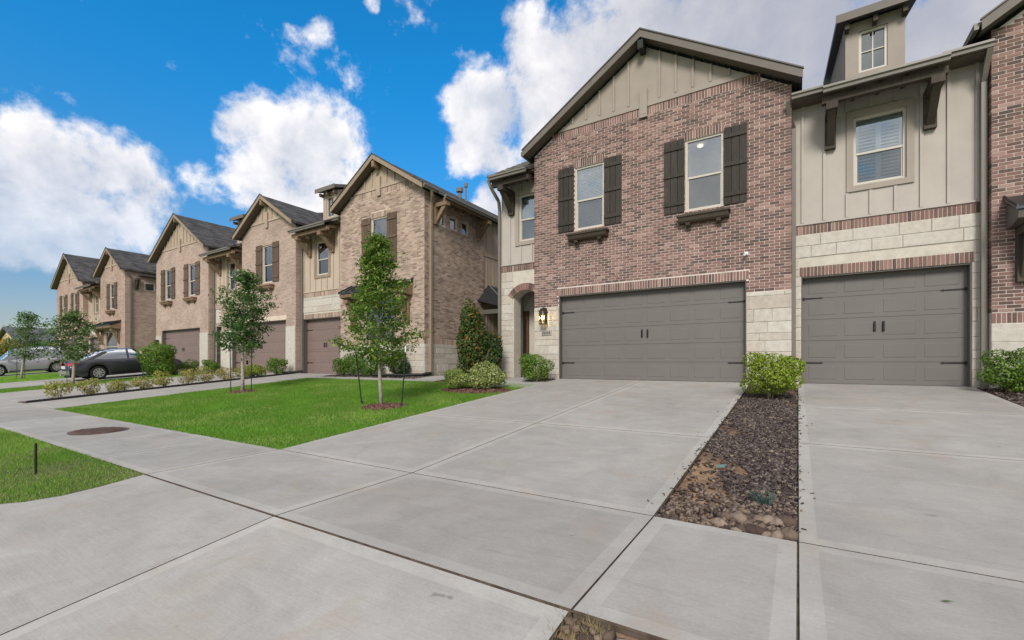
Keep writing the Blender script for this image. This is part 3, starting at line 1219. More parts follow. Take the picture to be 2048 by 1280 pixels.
def gable(H, x0, x1, apex, slope, pal, wins, lower, zs, bricks, over=0.2, side=None, left_side=True):
    """brick gable front on plane F. wins: list of (u0,u1); lower: dict describing the ground floor"""
    xc = (x0 + x1) / 2
    au = apex - 0.23

    def under(u):
        return au - slope * abs(u - xc)
    ze = under(x0) - 0.01
    holes = [(a, b, 3.784, 5.576) for a, b in wins]
    if lower.get('garage'):
        a, b = lower['garage']
        holes.append((a, b, GB - .5, 1.956))
    if lower.get('window'):
        a, b, c, d = lower['window']
        holes.append((a, b, c, d))
    lx0, lx1 = lower.get('span', (x0, x1))
    mb = MB()
    ins = .011 if bricks is not None else 0.0
    WF.panel(mb, x0 + ins, x1 - ins, GB - .3, ze, holes)
    # trapezoid up to the siding
    zz = min(zs, au - .1)
    hw = (au - zz) / slope
    WF.prism(mb, [(x0, ze), (x1, ze), (xc + hw, zz), (xc - hw, zz)], 0, -.2)
    if lx0 < x0 - .1:
        WF.panel(mb, lx0, x0, GB - .3, 3.1, holes)
    # left and right flank walls
    mb.box(x0 + ins, x0 + .2, F + .2, YB, GB - .3, ze)
    if side is None:
        mb.box(x1 - .2, x1 - ins, F + .2, YB, GB - .3, ze)
    wall = mb.build('wall', pal.mortar, H)
    # siding triangle with battens
    mb = MB()
    WF.prism(mb, [(xc - hw, zz), (xc + hw, zz), (xc, au)], .004, -.1)
    sd = mb.build('gable_siding', pal.sid, H)
    mb = MB()
    WF.prism(mb, [(xc - hw + .02, zz), (xc + hw - .02, zz), (xc + hw - .22, zz + .13), (xc - hw + .22, zz + .13)], .006, .03)
    mb.build('frieze_board', pal.sid, sd)
    u = xc - int(hw / .406) * .406
    while u < xc + hw:
        top = under(u) - .01
        if top > zz + .2 and abs(u - xc) > .05:
            mb = MB()
            WF.box(mb, u - .028, u + .028, zz + .132, top, .006, .044)
            mb.build('batten', pal.sid, sd)
        u += .406
    mb = MB()
    WF.box(mb, xc - .1, xc + .1, zz - .28, zz + .46, .032, .075)
    WF.box(mb, xc - .075, xc + .075, zz - .2, zz + .38, .075, .082)
    mb.build('gable_post', pal.sid, sd)
    # roof
    mb = MB()
    t = .11
    for s in (-1, 1):
        e = (x1 - xc + over)
        mb.prism([(xc, F - .33, apex), (xc + s * e, F - .33, apex - slope * e), (xc + s * e, F - .33, apex - slope * e - t), (xc, F - .33, apex - t)],
                 (0, YB - F + .3, 0))
    roof = mb.build('roof', 'shingle_x', H)
    mb = MB()
    for s in (-1, 1):
        e = (x1 - xc + over - .02)
        mb.prism([(xc, F - .32, apex - t - .002), (xc + s * e, F - .32, apex - slope * e - t - .002),
                  (xc + s * e, F - .32, apex - slope * e - t - .02), (xc, F - .32, apex - t - .02)], (0, .33, 0))
    mb.build('soffit', 'soffit', roof)
    for s in (-1, 1):
        mb = MB()
        e = (x1 - xc + over + .01)
        hgt = .175
        mb.prism([(xc, F - .36, apex + .015), (xc + s * e, F - .36, apex + .015 - slope * e), (xc + s * e, F - .36, apex - slope * e - hgt), (xc, F - .36, apex - hgt)],
                 (0, .028, 0))
        mb.build('rake_board', pal.trim, roof)
        mb = MB()
        mb.prism([(xc, F - .385, apex + .05), (xc + s * (e + .02), F - .385, apex + .05 - slope * (e + .02)), (xc + s * (e + .02), F - .385, apex + .018 - slope * (e + .02)), (xc, F - .385, apex + .018)],
                 (0, .06, 0))
        mb.build('drip_edge', 'trim_dark' if pal is P1 else 'shingle_x', roof)
    mb = MB()
    mb.box(xc - .07, xc + .07, F - .34, F - .02, apex - .46, apex - .24)
    mb.box(xc - .05, xc + .05, F - .345, F - .34, apex - .44, apex - .26)
    mb.build('ridge_beam', 'black_plastic' if pal is P1 else pal.brk, H)
    for s in ((-1, 1) if side is None else (-1,)):
        e = x1 - xc + over
        if s == -1:
            add_gutter_y(F - .3, YB - 6, xc - e - .0 + .1 - .1, apex - slope * e - .12, H)
    # openings
    for (a, b) in wins:
        add_window(WF, a, b, 3.784, 5.576, H, 'room' if (pal is P1 and a > -3) else 'blind', glow=(pal is P1 and a > -3))
        wsh = .5 if len(wins) > 1 else .52
        add_shutter(WF, a - wsh - .015, a - .015, 3.79, 5.63, H, pal.shut)
        add_shutter(WF, b + .015, b + wsh + .015, 3.79, 5.63, H, pal.shut)
        if lower.get('shelf', True):
            add_shelf(WF, (a + b) / 2, 3.66, 1.2, H, pal.brk)
    if lower.get('garage'):
        a, b = lower['garage']
        add_garage(WF, a, b, GB, 1.956, 8, H, pal.gar)
    # bricks
    if bricks is not None:
        def clip(u, v):
            return v < under(u) - .005
        hb = list(holes)
        for (a, b) in wins:
            hb.append((a - .02, b + .02, 5.576, 5.79))
            hb.append((a - .02, b + .02, 3.714, 3.784))
            bricks += soldiers(WF, a - .02, b + .02, 5.576, 5.79)
            n = round((b - a + .04) / .1)
            for k in range(n):
                w_ = (b - a + .04) / n
                bricks.append((WF, a - .02 + k * w_ + .005, a - .02 + (k + 1) * w_ - .005, 3.72, 3.778))
        st = lower['stone']
        if lower.get('garage'):
            a, b = lower['garage']
            hb.append((a - .06, b + .06, 1.956, 2.17))
            bricks += soldiers(WF, a - .06, b + .06, 1.956, 2.17)
            hs = [(a, b, GB - 1, 1.956)]
        else:
            hs = [tuple(lower['window'])] if lower.get('window') else []
            hb.append((x0, x1, st, st + .2))
            bricks += soldiers(WF, x0, x1, st, st + .2)
        bricks += lay_bricks(WF, x0, x1, st + .01, zz - .22, hb, clip)
        bricks += soldiers(WF, x0, x1, zz - .215, zz, lambda u, v: v - .12 < under(u))
        lay_stones(WF, x0, x1, GB - .05, st, wall, hs, seed=int(abs(x0) * 10))
    return wall


def recess(H, x0, x1, pal, cfg, bricks):
    """set-back bay on plane RC: siding above, stone below"""
    holes = []
    if cfg.get('win'):
        holes.append((cfg['win'][0], cfg['win'][1], 3.82, 5.29))
    low = []
    if cfg.get('garage'):
        low.append((*cfg['garage'], GB - .5, 1.956))
    if cfg.get('arch'):
        low.append((*cfg['arch'], GB - .5, 2.42))
    mb = MB()
    WR.panel(mb, x0, x1, 3.1, 6.1, holes, thick=.15)
    up = mb.build('siding', pal.sidl, H)
    mb = MB()
    WR.panel(mb, x0, x1, GB - .3, 3.1, low, thick=.3, w=-.002)
    wall = mb.build('wall', 'stone_joint', H)
    # battens
    u = x0 + cfg.get('b0', .2)
    wn = cfg.get('win', (99, 99))
    while u < x1 - .05:
        mb = MB()
        if wn[0] - .16 < u < wn[1] + .16:
            WR.box(mb, u - .027, u + .027, 3.16, 3.68, .001, .036)
            mb.build('batten', pal.sidl, up)
            mb = MB()
            WR.box(mb, u - .027, u + .027, 5.45, 5.95, .001, .036)
        else:
            WR.box(mb, u - .027, u + .027, 3.16, 5.95, .001, .036)
        mb.build('batten', pal.sidl, up)
        u += .406
    mb = MB()
    WR.box(mb, x0, x1, 3.118, 3.158, .001, .03)
    mb.build('skirt_board', pal.sidl, up)
    if cfg.get('win'):
        a, b = cfg['win']
        add_window(WR, a, b, 3.82, 5.29, H, cfg.get('style', 'blind'))
        mb = MB()
        for (p, q, r, s) in ((a - .12, b + .12, 3.70, 3.82), (a - .12, b + .12, 5.29, 5.43), (a - .12, a, 3.82, 5.29), (b, b + .12, 3.82, 5.29)):
            WR.box(mb, p, q, r, s, .001, .035)
        mb.build('window_trim', pal.trim if pal is not P1 else 'siding_taupe', up)
    if cfg.get('garage'):
        a, b = cfg['garage']
        add_garage(WR, a, b, GB, 1.956, 4, H, pal.gar)
    if bricks is not None:
        bricks += soldiers(WR, x0, x1, 2.905, 3.115)
        if cfg.get('garage'):
            a, b = cfg['garage']
            bricks += soldiers(WR, a - .03, b + .03, 1.956, 2.17)
            hs = [(a - .03, b + .03, 1.956, 2.17), (a, b, GB - 1, 1.956)]
        else:
            a, b = cfg['arch']
            hs = [(a - .03, b + .03, GB - 1, 2.62)]
        lay_stones(WR, x0, x1, GB - .05, 2.9, wall, hs, seed=int(abs(x0) * 7) + 3)
    else:
        mb = MB()
        WR.box(mb, x0, x1, 2.905, 3.1, .001, .02)
        if cfg.get('garage'):
            a, b = cfg['garage']
            WR.box(mb, a - .03, b + .03, 1.956, 2.17, .001, .02)
        mb.build('brick_band', pal.mortar, wall)
    # roof with a lowered middle that the brackets carry
    sl = cfg.get('slope', .50)
    y0, z0 = RC - .4, 5.97
    xa, xb = cfg.get('roof', (x0, x1))
    mb = MB()
    L_ = 6.4
    mb.prism([(xa, y0, z0), (xa, y0 + L_, z0 + sl * L_), (xa, y0 + L_, z0 + sl * L_ - .12), (xa, y0, z0 - .12)], (xb - xa, 0, 0))
    mb.prism([(xa, y0 + L_, z0 + sl * L_), (xa, y0 + 2 * L_, z0), (xa, y0 + 2 * L_, z0 - .12), (xa, y0 + L_, z0 + sl * L_ - .12)], (xb - xa, 0, 0))
    c0, c1 = cfg['mid']
    mb.prism([(c0, y0 - .4, z0 - .4 * sl), (c0, y0, z0), (c0, y0, z0 - .12), (c0, y0 - .4, z0 - .4 * sl - .08)], (c1 - c0, 0, 0))
    roof = mb.build('roof', 'shingle_y', H)
    mb = MB()
    mb.box(xa, xb, y0 + .02, RC, 5.80, 5.84)
    mb.build('soffit', 'soffit', roof)
    if xa < c0 - .05:
        add_gutter_x(xa, c0, y0 - .1, z0 - .14, H)
    if c1 < xb - .05:
        add_gutter_x(c1, xb, y0 - .1, z0 - .14, H)
    add_gutter_x(c0 - .02, c1 + .02, y0 - .5, z0 - .37, H)
    for u in cfg['brk']:
        add_bracket(WR, u, 4.70, 5.44, .72, H, pal.brk)
    mb = MB()
    mb.box(c0 - .03, c1 + .03, RC - .70, RC - .57, 5.442, 5.575)
    mb.build('beam', pal.brk, H)
    n = 5
    for k in range(n):
        x = c0 + .12 + (c1 - c0 - .24) * k / (n - 1)
        mb = MB()
        mb.prism([(x - .03, RC - .02, 5.79), (x - .03, RC - .56, 5.66), (x - .03, RC - .56, 5.56), (x - .03, RC - .02, 5.66)], (.06, 0, 0))
        mb.build('rafter', pal.brk, H)
    # dormer
    if cfg.get('dormer'):
        d0, d1 = cfg['dormer']
        yd = 12.62
        Wd = Wall('front', yd)
        zb, zt = 6.2, 7.58
        ds = .3
        wu0, wu1 = d0 + .24, d0 + .24 + .5
        mb = MB()
        Wd.panel(mb, d0, d1, zb, zt, [(wu0, wu1, 6.44, 7.36)], thick=.12)
        for x in (d0, d1 - .1):
            mb.prism([(x, yd + .12, zb - .2), (x, 19.0, zb - .2), (x, 19.0, zt + ds * (19 - yd)), (x, yd + .12, zt + ds * .12)], (.1, 0, 0))
        dm = mb.build('dormer', pal.sid, H)
        mb = MB()
        mb.prism([(d0 - .17, yd - .27, zt - .03), (d0 - .17, 18.9, zt - .03 + ds * (18.9 - yd + .27)), (d0 - .17, 18.9, zt + .1 + ds * (18.9 - yd + .27)), (d0 - .17, yd - .27, zt + .1)],
                 (d1 - d0 + .34, 0, 0))
        mb.build('dormer_roof', 'trim_dark', dm)
        mb = MB()
        mb.box(d0 - .19, d1 + .19, yd - .30, yd - .275, zt - .06, zt + .115)
        mb.build('fascia', 'trim_taupe', dm)
        for x in (d0 + .02, (d0 + d1) / 2, d1 - .02):
            mb = MB()
            mb.box(x - .04, x + .04, yd - .2, yd - .002, zt - .2, zt - .07)
            mb.build('outrigger', 'bracket_wood' if pal is P1 else pal.brk, dm)
        y = yd + .25
        while y < 18:
            zlo = z0 + sl * (y - y0) - .05
            zhi = zt + ds * (y - yd) - .04
            if zhi > zlo + .05:
                mb = MB()
                mb.box(d0 - .022, d0 - .001, y - .025, y + .025, zlo, zhi)
                mb.build('batten', pal.sidl, dm)
            y += .3
        add_window(Wd, wu0, wu1, 6.44, 7.36, H, 'dark', rail=False, grid=True)
    return wall


def awning(H, x0, x1, zt, pal):
    out = .62
    mb = MB()
    mb.prism([(x0, F, zt + .34), (x0, F - out, zt), (x0, F - out, zt - .05), (x0, F, zt + .28)], (x1 - x0, 0, 0))
    aw = mb.build('awning', 'metal_seam', H)
    n = int((x1 - x0) / .38)
    for k in range(n + 1):
        x = x0 + .02 + (x1 - x0 - .04) * k / n
        mb = MB()
        mb.prism([(x - .01, F - .005, zt + .375), (x - .01, F - out, zt + .035), (x - .01, F - out, zt), (x - .01, F - .005, zt + .34)], (.02, 0, 0))
        mb.build('seam', 'metal_seam', aw)
    mb = MB()
    mb.prism([(x0 + .04, F - .012, zt + .2), (x0 + .04, F - out + .03, zt - .06), (x0 + .04, F - out + .06, zt - .19), (x0 + .04, F - .30, zt - .26), (x0 + .04, F - .012, zt - .26)], (x1 - x0 - .08, 0, 0))
    mb.build('soffit_box', 'trim_dark' if pal is P1 else pal.brk, aw)
    for u in (x0 + .28, x1 - .28):
        add_bracket(WF, u, zt - 1.25, zt - .27, .5, H, pal.brk, .24)


def house(label, base, group='townhouses in attached rows'):
    return tag(empty('townhouse', (base[0], base[1], GB + ZO)), label, 'house', group)


# ---- right hand building, red brick
H1 = house('dark red brick townhouse with two shuttered upper windows over a wide double garage', (-3.43, F))
bk = []
w1 = gable(H1, -6.74, -.12, 8.55, .634, P1, [(-5.41, -4.535), (-2.395, -1.52)],
           dict(garage=(-5.92, -1.03), stone=1.65), 6.72, bk)
w0 = recess(H1, -8.13, -6.76, P1, dict(win=(-7.47, -6.83), arch=(-7.66, -6.78), mid=(-8.0, -6.76), roof=(-8.36, -6.76), brk=(-7.72,), b0=.33, slope=.57), bk)
# arch ring over the entry
ax, ar = -7.22, .56
mb = MB()
poly = [(-7.66, 2.42), (-7.66, 2.08)]
for k in range(9):
    t = math.pi - math.acos(.44 / ar) - (math.pi - 2 * math.acos(.44 / ar)) * k / 8
    poly.append((ax + ar * math.cos(t), 2.08 - ar * math.sin(math.acos(.44 / ar)) + ar * math.sin(t)))
poly += [(-6.78, 2.42)]
WR.prism(mb, poly, -.003, -.4)
mb.build('arch_head', 'stone_joint', w0)
zc = 2.08 - ar * math.sin(math.acos(.44 / ar))
for k in range(15):
    t0 = rad(146 - k * 7.6)
    t1 = t0 - rad(6.6)
    mb = MB()
    WR.prism(mb, [(ax + r_ * math.cos(t), zc + r_ * math.sin(t)) for r_, t in ((ar, t0), (ar + .21, t0), (ar + .21, t1), (ar, t1))], .0, .034, 0, random.random())
    mb.build('arch_brick', 'brick_red', w0)
mb = MB()
mb.box(-7.84, -7.66, RC + .3, RC + .42, GB, 2.6)
mb.box(-8.13, -6.7, 13.32, 13.42, GB, 3.0)
mb.box(-8.13, -8.0, RC + .3, 13.32, GB, 3.0)
mb.box(-6.76, -6.70, RC + .3, 13.32, GB, 3.0)
mb.box(-8.13, -6.76, RC + .3, 13.32, 2.75, 2.85)
mb.build('porch_lining', 'limestone', H1)
mb = MB()
mb.box(-8.0, -7.72, 13.25, 13.315, GB, 1.75)
dr = mb.build('entry_door', 'door_wood', H1)
mb = MB()
mb.box(-7.93, -7.8, 13.24, 13.25, .2, 1.5)
mb.build('pane', 'car_glass', dr)
place_bricks(bk, w1, 'brick_red', 300, corners=(-6.74, -.12))
mb = MB()
mb.box(-8.13, -7.93, RC + .31, YB, GB - .3, 6.0)
mb.build('wall', 'siding_light', H1)
# shingle tabs on the little roof that can be seen from above
roofs = [c for c in H1.children if c.name.startswith('roof')]
r0 = roofs[-1]
sl = .57
for k in range(13):
    yy = RC - .4 + .02 + k * .17
    x = -8.37 + (k % 2) * .16
    while x < -6.95:
        x1_ = min(x + .31, -6.9)
        mb = MB()
        z_ = 5.97 + sl * (yy - (RC - .4))
        t_ = .012 + random.uniform(0, .008)
        mb.prism([(x, yy - .01, z_ + t_ + .006), (x, yy + .19, z_ + sl * .2 + .006), (x, yy + .19, z_ + sl * .2 + .001), (x, yy - .01, z_ + .001)], (x1_ - x - .008, 0, 0), 0, random.random())
        mb.build('shingle', 'shingle_tab', r0)
        x += .32
add_pipe([(-8.36, RC - .42, 5.82), (-8.3, RC - .36, 5.6), (-8.17, RC - .1, 5.2), (-8.17, RC - .05, 4.9), (-8.17, RC - .05, GB)], H1)
add_pipe([(-.2, RC - .45, 5.82), (-.16, RC - .25, 5.55), (-.08, RC - .06, 5.35), (-.08, RC - .06, GB)], H1)
# little camera and house number
mb = MB()
WF.box(mb, -1.06, -.98, 2.52, 2.6, .014, .05)
sc0 = mb.build('security_camera', 'white_paint', H1)
mb = MB()
mb.tube([(-1.02, F - .05, 2.55), (-1.05, F - .14, 2.52)], .03, 10)
mb.build('lens_tube', 'white_paint', sc0)
mb = MB()
WF.box(mb, -6.47, -6.15, .82, .95, .03, .045)
pq = mb.build('number_plaque', 'plaque_grey', H1)
for k in range(5):
    mb = MB()
    a = -6.44 + k * .054
    WF.box(mb, a, a + .034, .845, .925, .045, .05)
    mb.build('numeral', 'plaque_mark', pq)

# lantern on the stone pier
lan = tag(empty('wall_lantern', (-6.35, F - .03, 1.15 + ZO)), 'lit bronze lantern on the cream stone pier left of the double garage', 'lantern')
lx, ly = -6.35, F - .16
mb = MB()
mb.box(lx - .06, lx + .06, F - .05, F - .03, 1.25, 1.62)
mb.build('back_plate', 'lamp_bronze', lan)
mb = MB()
mb.box(lx - .11, lx + .11, ly - .10, ly + .10, 1.52, 1.545)
mb.box(lx - .07, lx + .07, ly - .07, ly + .07, 1.545, 1.60)
mb.box(lx - .03, lx + .03, ly, F - .045, 1.60, 1.63)
mb.box(lx - .03, lx + .03, ly - .03, ly + .03, 1.575, 1.60)
mb.build('cap', 'lamp_bronze', lan)
mb = MB()
mb.box(lx - .10, lx + .10, ly - .09, ly + .09, 1.13, 1.15)
for sx in (-1, 1):
    for sy in (-1, 1):
        mb.box(lx + sx * .088 - .009, lx + sx * .088 + .009, ly + sy * .078 - .009, ly + sy * .078 + .009, 1.15, 1.52)
mb.build('cage', 'lamp_bronze', lan)
for sx in (-1, 1):
    mb = MB()
    mb.box(lx + sx * .088 - .002, lx + sx * .088 + .002, ly - .068, ly + .068, 1.15, 1.52)
    mb.build('pane', 'lamp_glass', lan)
mb = MB()
mb.box(lx - .078, lx + .078, ly - .08, ly - .076, 1.15, 1.52)
mb.build('pane', 'lamp_glass', lan)
for dx in (-.035, .035):
    mb = MB()
    mb.tube([(lx + dx, ly, 1.16), (lx + dx, ly, 1.29)], .011, 8)
    cd = mb.build('candle', 'blind_white', lan)
    mb = MB()
    mb.tube([(lx + dx, ly, 1.29), (lx + dx, ly, 1.33), (lx + dx, ly, 1.38)], [.012, .030, .008], 8)
    mb.build('flame_bulb', 'bulb', cd)

# ---- its neighbour to the right
H2 = house('townhouse with pale panelled bay, dormer and single garage, cut by the right picture edge', (3.8, F))
bk = []
wl = recess(H2, -.12, 3.05, P1, dict(win=(1.01, 1.89), garage=(.06, 2.86), mid=(.46, 2.36), brk=(.6, 2.24), dormer=(.9, 1.93), style='louvre', b0=.21), bk)
wr = gable(H2, 3.05, 7.66, 7.85, .634, P1, [(4.9, 5.78)], dict(window=(4.3, 6.4, .75, 2.45), stone=.73, shelf=False), 6.66, bk)
awning(H2, 3.2, 7.2, 2.72, P1)
add_window(WF, 4.3, 6.4, .75, 2.45, H2)
place_bricks(bk, wr, 'brick_red', 300, corners=(3.05,))
add_pipe([(3.0, RC - .45, 5.82), (2.99, RC - .3, 5.6), (2.99, RC - .14, 5.35), (2.99, RC - .14, GB)], H2)

# ---- middle row, tan brick
S = -18.93
H3 = house('tan brick end townhouse with three small side windows, behind the nearest staked tree', (-15, F))
bk = []
WS = Wall('right', -11.22)
wr = recess(H3, -18.97, -15.87, P2, dict(win=(1.01 + S, 1.89 + S), garage=(.06 + S, 2.74 + S), mid=(.3 + S, 2.7 + S), brk=(.62 + S, 2.2 + S), dormer=(.95 + S, 1.95 + S), b0=.2), bk)
wa = gable(H3, -15.85, -11.22, 7.85, .634, P2, [(-14.0, -13.12)], dict(window=(-14.4, -12.7, .75, 2.4), stone=.68, shelf=False), 6.66, bk, side=True)
awning(H3, -15.2, -11.75, 2.72, P2)
add_window(WF, -14.4, -12.7, .75, 2.4, H3)
mb = MB()
YE = 15.5
sw = [(12.62, 13.06), (13.32, 13.76), (14.04, 14.48)]
WS.panel(mb, F + .2, YE, GB - .3, 6.14, [(a, b, 5.1, 5.6) for a, b in sw], thick=.2)
ws = mb.build('wall', 'mortar_tan', H3)
for a, b in sw:
    add_window(WS, a, b, 5.1, 5.6, H3, 'dark', rail=False)
hb = [(a, b, 5.1, 5.6) for a, b in sw] + [(F, YE, .68, .88)]
bk += lay_bricks(WS, F + .004, YE, .69, 6.1, hb)
bk += soldiers(WS, F, YE, .68, .88)
lay_stones(WS, F, YE, GB - .05, .68, ws, seed=91)
mb = MB()
mb.box(-11.5, -11.3, YE, YB, GB - .3, 6.14)
nb = mb.build('siding', 'siding_tan', H3)
for k in range(9):
    mb = MB()
    mb.box(-11.299, -11.28, YE + .3 + k * .5, YE + .34 + k * .5, GB, 6.1)
    mb.build('batten', 'siding_tan', nb)
mb = MB()
mb.box(-11.299, -11.27, YE + .05, YB, 4.55, 4.7)
mb.build('belt_board', 'siding_tan', nb)
# side eave carried by two brackets
apx = 7.85
ex = apx - .634 * (2.315 + .2)
mb = MB()
mb.prism([(-11.02, 12.35, ex), (-10.62, 12.35, ex - .25), (-10.62, 12.35, ex - .33), (-11.02, 12.35, ex - .11)], (0, 3.2, 0))
mb.build('side_eave', 'shingle_x', H3)
add_gutter_y(12.3, 15.6, -10.52, ex - .40, H3)
add_gutter_y(F - .3, 12.3, -10.92, ex - .14, H3)
add_gutter_y(15.6, YB, -10.92, ex - .14, H3)
for y in (12.5, 15.1):
    add_bracket(WS, y, 5.05, 5.8, .62, H3, P2.brk)
mb = MB()
mb.box(-10.76, -10.64, 12.4, 15.3, 5.80, 5.92)
mb.build('beam', P2.brk, H3)
for k in range(6):
    y = 12.6 + k * .5
    mb = MB()
    mb.prism([(-11.2, y, 6.02), (-10.64, y, 5.94), (-10.64, y, 5.86), (-11.2, y, 5.9)], (0, .06, 0))
    mb.build('rafter', P2.brk, H3)
place_bricks(bk, wa, 'brick_tan', 300)
add_pipe([(-10.98, F + .1, ex - .1), (-11.05, F + .2, ex - .3), (-11.17, F + .28, ex - .45), (-11.17, F + .28, GB + .06)], H3, 'trim_tan')
add_pipe([(-18.75, RC - .45, 5.82), (-18.85, RC - .25, 5.5), (-18.87, RC - .06, 5.3), (-18.87, RC - .06, GB)], H3, 'gutter_paint')
for (x, z, hh, w_) in ((-12.9, 6.9, .8, .13), (-12.55, 6.85, 1.0, .07)):
    mb = MB()
    mb.tube([(x, 16, z), (x, 16, z + hh)], w_ * .6, 10)
    mb.tube([(x, 16, z + hh), (x, 16, z + hh + .18)], w_ * 1.2, 10)
    mb.build('roof_vent', 'gutter_paint', H3)
# metal porch roof in the gap
mb = MB()
mb.face([(-11.28, 15.95, 3.36), (-11.28, 15.05, 2.60), (-9.7, 15.05, 2.16), (-10.2, 16.1, 2.90)])
mb.face([(-11.28, 15.95, 3.36), (-10.2, 16.1, 2.90), (-9.7, 15.05, 2.16), (-9.55, 19.0, 2.16), (-11.28, 19.0, 3.36)])
pr = mb.build('porch_roof', 'metal_seam', H3)
for k in range(9):
    t = k / 8
    a = Vector((-11.27, 15.96 + t * 3, 3.37))
    b = Vector((-9.66, 15.1 + t * 3.5, 2.20))
    mb = MB()
    mb.tube([a, b], .016, 4)
    mb.build('seam', 'rim', pr)
mb = MB()
mb.box(-11.28, -9.7, 15.07, 15.13, 2.0, 2.17)
mb.box(-9.76, -9.70, 15.13, 19, 2.0, 2.14)
mb.build('porch_beam', 'trim_dark', H3)
mb = MB()
mb.box(-9.86, -9.72, 15.2, 15.34, GB, 2.0)
mb.build('porch_post', 'trim_tan', H3)
mb = MB()
mb.box(-11.28, -8.6, 18.6, 18.75, GB, 2.6)
mb.build('porch_wall', 'siding_tan', H3)
mb = MB()
mb.box(-10.9, -9.95, 18.52, 18.6, GB, 1.75)
pd = mb.build('porch_door', 'door_wood', H3)
mb = MB()
Wp = Wall('front', 18.52)
Wp.prism(mb, [(-10.7, .1), (-10.15, .1), (-10.15, 1.2), (-10.25, 1.45), (-10.42, 1.55), (-10.6, 1.45), (-10.7, 1.2)], .001, .012)
mb.build('pane', 'car_glass', pd)

H4 = house('tan brick townhouse with one shuttered upper window, behind the second staked tree', (-21.2, F))
gable(H4, -23.53, -18.97, 7.85, .634, P3, [(-21.66, -20.80)], dict(garage=(-24.5, -19.73), stone=1.65, span=(-25.6, -18.97)), 6.66, None)
recess(H4, -26.96, -23.55, P3, dict(win=(-25.5, -24.75), garage=(-26.8, -25.7), mid=(-26.7, -23.7), brk=(-26.3, -24.1), dormer=(-25.4, -24.4), b0=.2), None)
def piers(H, spans):
    for a, b in spans:
        wq = MB()
        WF.box(wq, a, b, GB, 1.65, .002, .03)
        wq.build('stone_pier', 'limestone', H)


piers(H4, ((-25.6, -24.52), (-19.71, -18.99)))
wq = MB()
WF.box(wq, -24.6, -19.65, 1.97, 2.17, .002, .022)
wq.build('brick_band', 'mortar_tan', H4)
H5 = house('tan brick townhouse with two shuttered upper windows and slate grey roof, beside the big bush', (-30.3, F))
gable(H5, -33.63, -26.98, 8.55, .634, P3, [(-32.35, -31.5), (-29.32, -28.45)], dict(garage=(-32.83, -27.95), stone=1.65), 6.72, None)
piers(H5, ((-27.93, -27.0), (-33.61, -32.85)))
wq = MB()
WF.box(wq, -33.4, -33.12, .95, 1.4, .05, .2)
wq.build('wall_lamp', 'lamp_bronze', H5)
add_pipe([(-26.75, RC - .45, 5.82), (-26.88, RC - .2, 5.5), (-26.88, RC - .06, 5.3), (-26.88, RC - .06, GB)], H5)
wq = MB()
wq.box(-34.2, -33.64, RC - .3, RC + 3, 5.75, 5.9)
wq.build('side_eave', 'shingle_y', H5)

# ---- far row
H6 = house('far townhouse with dark awning and brick side wall, behind the dark sedan', (-41, F))
gable(H6, -43.25, -38.62, 8.05, .66, P4, [(-41.4, -40.52)], dict(window=(-42.4, -40.0, .2, 2.2), stone=.68), 6.8, None)
awning(H6, -43.0, -39.3, 2.6, P4)
add_window(WF, -42.4, -40.0, .2, 2.2, H6)
WL = Wall('right', -38.62)
mb = MB()
mb.box(-38.6, -38.25, 12.7, 15.5, 6.0, 6.1)
mb.build('side_eave', 'shingle_x', H6)
for y in (12.55, 15.0):
    add_bracket(WL, y, 5.05, 5.8, .5, H6, 'bracket_wood')
mb = MB()
WL.box(mb, 13.0, 13.6, 5.05, 5.6, .002, .03)
sq = mb.build('side_window', 'vinyl', H6)
mb = MB()
WL.box(mb, 13.06, 13.54, 5.1, 5.55, .03, .034)
mb.build('pane', 'glass', sq)
recess(H6, -46.98, -43.27, P4, dict(win=(-45.6, -44.8), garage=(-46.6, -43.9), mid=(-46.6, -43.5), brk=(-46.2, -44.0), b0=.2), None)
add_pipe([(-38.5, F + .1, 6.1), (-38.57, F + .3, 5.8), (-38.57, F + .3, GB)], H6)
H7 = house('farthest townhouse with two shuttered windows, at the left end of the far row', (-50, F))
gable(H7, -53.6, -47.0, 8.85, .70, P4, [(-52.2, -51.3), (-49.3, -48.4)], dict(garage=(-52.8, -47.9), stone=1.65), 6.8, None)
piers(H7, ((-47.88, -47.02), (-53.58, -52.82)))
wq = MB()
wq.box(-54.1, -53.62, F + .1, F + 3, 5.3, 5.6)
wq.build('side_eave', 'shingle_x', H7)

# ------------------------------------------------------------------ ground
KY = [-60, -.5, 2.0, 3.5, 11.9, 400]
KZ = [-1.45, -1.55, -1.20, -1.17, GB - .004, GB - .004]


def gz(y):
    return float(np.interp(y, KY, KZ))


mb = MB()
ys = [-200, -60, -.5, 2.0, 3.5, 11.9, 60, 900]
xs = [-1200, -60, 30, 900]
for a, b in zip(ys[:-1], ys[1:]):
    for c, d in zip(xs[:-1], xs[1:]):
        za, zb_ = gz(a) - .14, gz(b) - .14
        mb.face([(c, a, za), (d, a, za), (d, b, zb_), (c, b, zb_)])
tag(mb.build('ground', 'lawn_green'), kind='structure')
mb = MB()
mb.face([(-200, -9, -1.40), (60, -9, -1.40), (60, -.52, -1.545), (-200, -.52, -1.545)])
tag(mb.build('street', 'street_tar'), kind='structure')


def bed(name, x0, x1, y0, y1, mat, dz=-.03):
    mb = MB()
    cut = [y0] + [k for k in KY if y0 < k < y1] + [y1]
    for a, b in zip(cut[:-1], cut[1:]):
        mb.face([(x0, a, gz(a) + dz), (x1, a, gz(a) + dz), (x1, b, gz(b) + dz), (x0, b, gz(b) + dz)])
    return tag(mb.build(name, mat), kind='structure')


